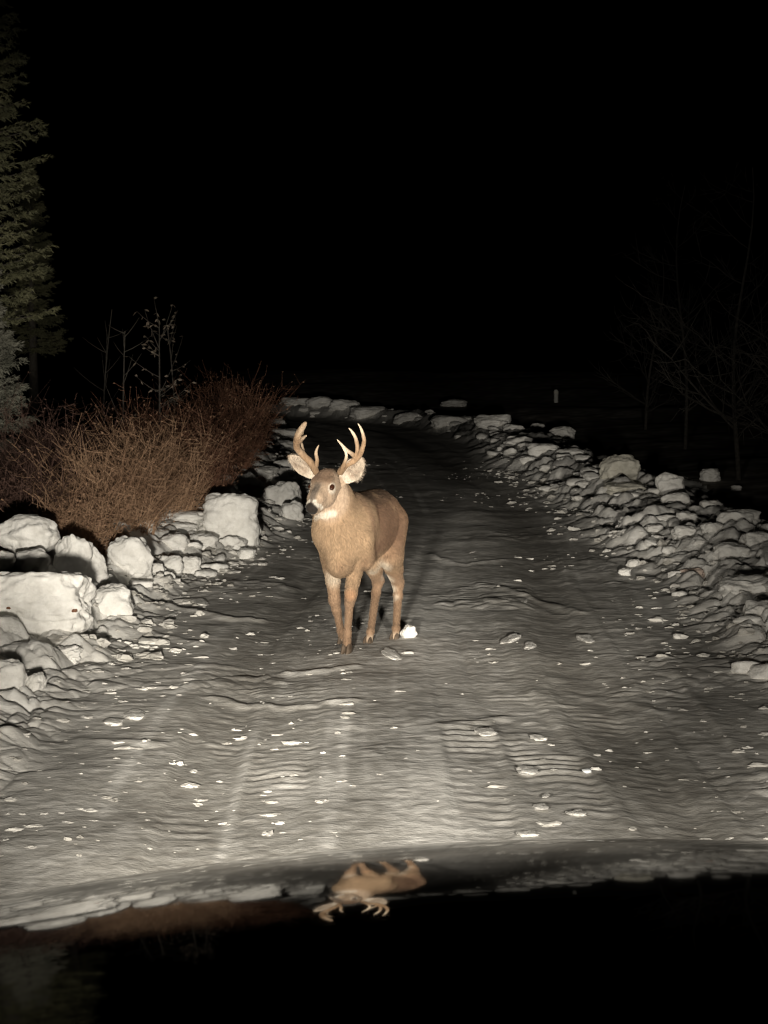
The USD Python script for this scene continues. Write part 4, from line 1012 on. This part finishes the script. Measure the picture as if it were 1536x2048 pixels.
# hooves: two toes each
for (px, py, Y, dirn) in ((694, 1304, 8.86, hv), (687, 1284, 9.14, hv), (736, 1292, 9.27, hv), (789, 1284, 9.40, hv)):
    c = P(px, py, Y); side = np.cross([0, 0, 1], dirn)
    mb = MB()
    for sd in (1, -1):
        h_ = trimesh.creation.icosphere(2); v = np.array(h_.vertices)
        v[:, 2] = np.where(v[:, 2] < -.25, -.25 + .25 * (v[:, 2] + .25), v[:, 2]); v[:, 0] *= 1.0 + .25 * (v[:, 2] < 0)
        v = v * np.array([.043, .0165, .055]); v[:, 0] -= .35 * v[:, 2]
        mb.add(c - CH + v[:, :1] * dirn + (v[:, 1:2] + sd * .017) * side + v[:, 2:] * np.array([0, 0, 1.0]) + np.array([0, 0, .012]) + dirn * .01, h_.faces)
    obj('hoof', mb.out(), M_hoof, deer, smooth=50)

# ------------------------------------------------------------------ the truck's front end
truck = thing('pickup_truck', (0, 0, 0), label='glossy black vehicle bonnet in the foreground mirroring the deer and snow bank', cat='vehicle')
R_H, V_T, A_T, Z_T, R_L = 5.0, 2.0, math.radians(18.2), 0.994, 8.0
V_C = V_T - R_H * math.sin(A_T); Z_C = Z_T + R_H * (1 - math.cos(A_T))
def hood_z(u, v):
    x = np.minimum(v, V_T) - V_C
    z = Z_C - (R_H - np.sqrt(R_H ** 2 - x ** 2))
    x2 = np.clip(v - V_T, 0, None)
    z = z - math.tan(A_T) * x2 - 2.6 * x2 ** 2
    return z - u ** 2 / (2 * R_L) - 0.55 * np.clip(np.abs(u) - .72, 0, None) ** 2 * 3
us, vs = np.linspace(-.86, .86, 70), np.r_[np.linspace(.80, 2.0, 110), np.linspace(2.01, 2.22, 24)]
U, W = np.meshgrid(us, vs)
front = 0.13 * (U / .86) ** 2
W2 = np.where(W > 1.0, W - front * (W - 1.0) / 1.22, W)
HZ = hood_z(U, W)
def sheet(Pt):
    nr, nc = Pt.shape[:2]
    q = (np.arange(nr - 1)[:, None] * nc + np.arange(nc - 1)[None]).ravel()
    return Pt.reshape(-1, 3), np.stack([q, q + 1, q + nc + 1, q + nc], 1)
def slab(Pt, th):
    v, f = sheet(Pt); n = len(v); nr, nc = Pt.shape[:2]
    low = v - np.array([0, 0, th])
    b = np.r_[np.arange(nc), np.arange(1, nr) * nc + nc - 1, (nr - 1) * nc + np.arange(nc - 2, -1, -1), np.arange(nr - 2, 0, -1) * nc]
    b2 = np.roll(b, -1)
    return np.vstack([v, low]), np.vstack([f, f[:, ::-1] + n, np.stack([b, b + n, b2 + n, b2], 1)])
obj('hood', slab(truck_pt(U, W2, HZ), .012), M_paint, truck, smooth=30)
# cowl below the windscreen
uc, vc = np.meshgrid(np.linspace(-.80, .80, 40), np.linspace(.42, .795, 8))
obj('cowl', slab(truck_pt(uc, vc, Z_C - .012 - uc ** 2 / (2 * R_L) - .05 * ((vc - .8) / .4) ** 2), .02), M_plastic, truck, smooth=40)
wp = truck_pt(np.linspace(-.62, .60, 14), np.linspace(.72, .66, 14), Z_C + .012 + 0.02 * np.sin(np.linspace(0, np.pi, 14)) - np.linspace(-.62, .6, 14) ** 2 / (2 * R_L))
obj('wiper', tube(wp, .008, 8), M_plastic, truck)
for sd in (-1, 1):
    g, hgt = np.meshgrid(np.linspace(.6, 2.10, 30), np.linspace(0, 1, 14))
    uo = sd * (.872 + .07 * np.sin(hgt * np.pi * .55))
    fz = hood_z(np.full_like(g, .86), g) - .006 - hgt * .42
    fv = g - .13 * np.clip(g - 1, 0, None) / 1.22
    m_ = truck_pt(uo, fv, fz); m_ = m_ if sd > 0 else m_[:, ::-1]
    obj('fender', slab(m_, .01), M_paint, truck, smooth=40)
    lens = trimesh.creation.icosphere(3); v = np.array(lens.vertices) * np.array([.15, .035, .065])
    obj('headlight', (truck_pt(v[:, 0] + sd * LAMP_U, v[:, 1] + LAMP_V + .02, v[:, 2] + LAMP_Z), lens.faces), M_lens, truck)
    hs = trimesh.creation.box((.34, .16, .15)); v = hs.subdivide().subdivide().vertices; hs2 = hs.subdivide().subdivide()
    obj('headlight_housing', (truck_pt(np.array(hs2.vertices)[:, 0] + sd * LAMP_U, np.array(hs2.vertices)[:, 1] + LAMP_V - .075, np.array(hs2.vertices)[:, 2] + LAMP_Z), hs2.faces), M_chrome, truck, smooth=30)
for k in range(5):
    bar = trimesh.creation.box((1.0, .03, .028)); v = np.array(bar.vertices)
    obj('grille_bar', (truck_pt(v[:, 0], v[:, 1] + LAMP_V, v[:, 2] + .66 + .055 * k), bar.faces), M_chrome, truck, smooth=False)
gb = trimesh.creation.box((1.04, .04, .30)); v = np.array(gb.vertices)
obj('grille_backing', (truck_pt(v[:, 0], v[:, 1] + LAMP_V - .06, v[:, 2] + .77), gb.faces), M_plastic, truck, smooth=False)
bp = tube(np.c_[np.linspace(-.9, .9, 20), 2.24 - .12 * np.linspace(-1, 1, 20) ** 2, np.full(20, .52)], .085, 14); v = bp[0]
obj('bumper', (truck_pt(v[:, 0], v[:, 1], v[:, 2]), bp[1]), M_chrome, truck)
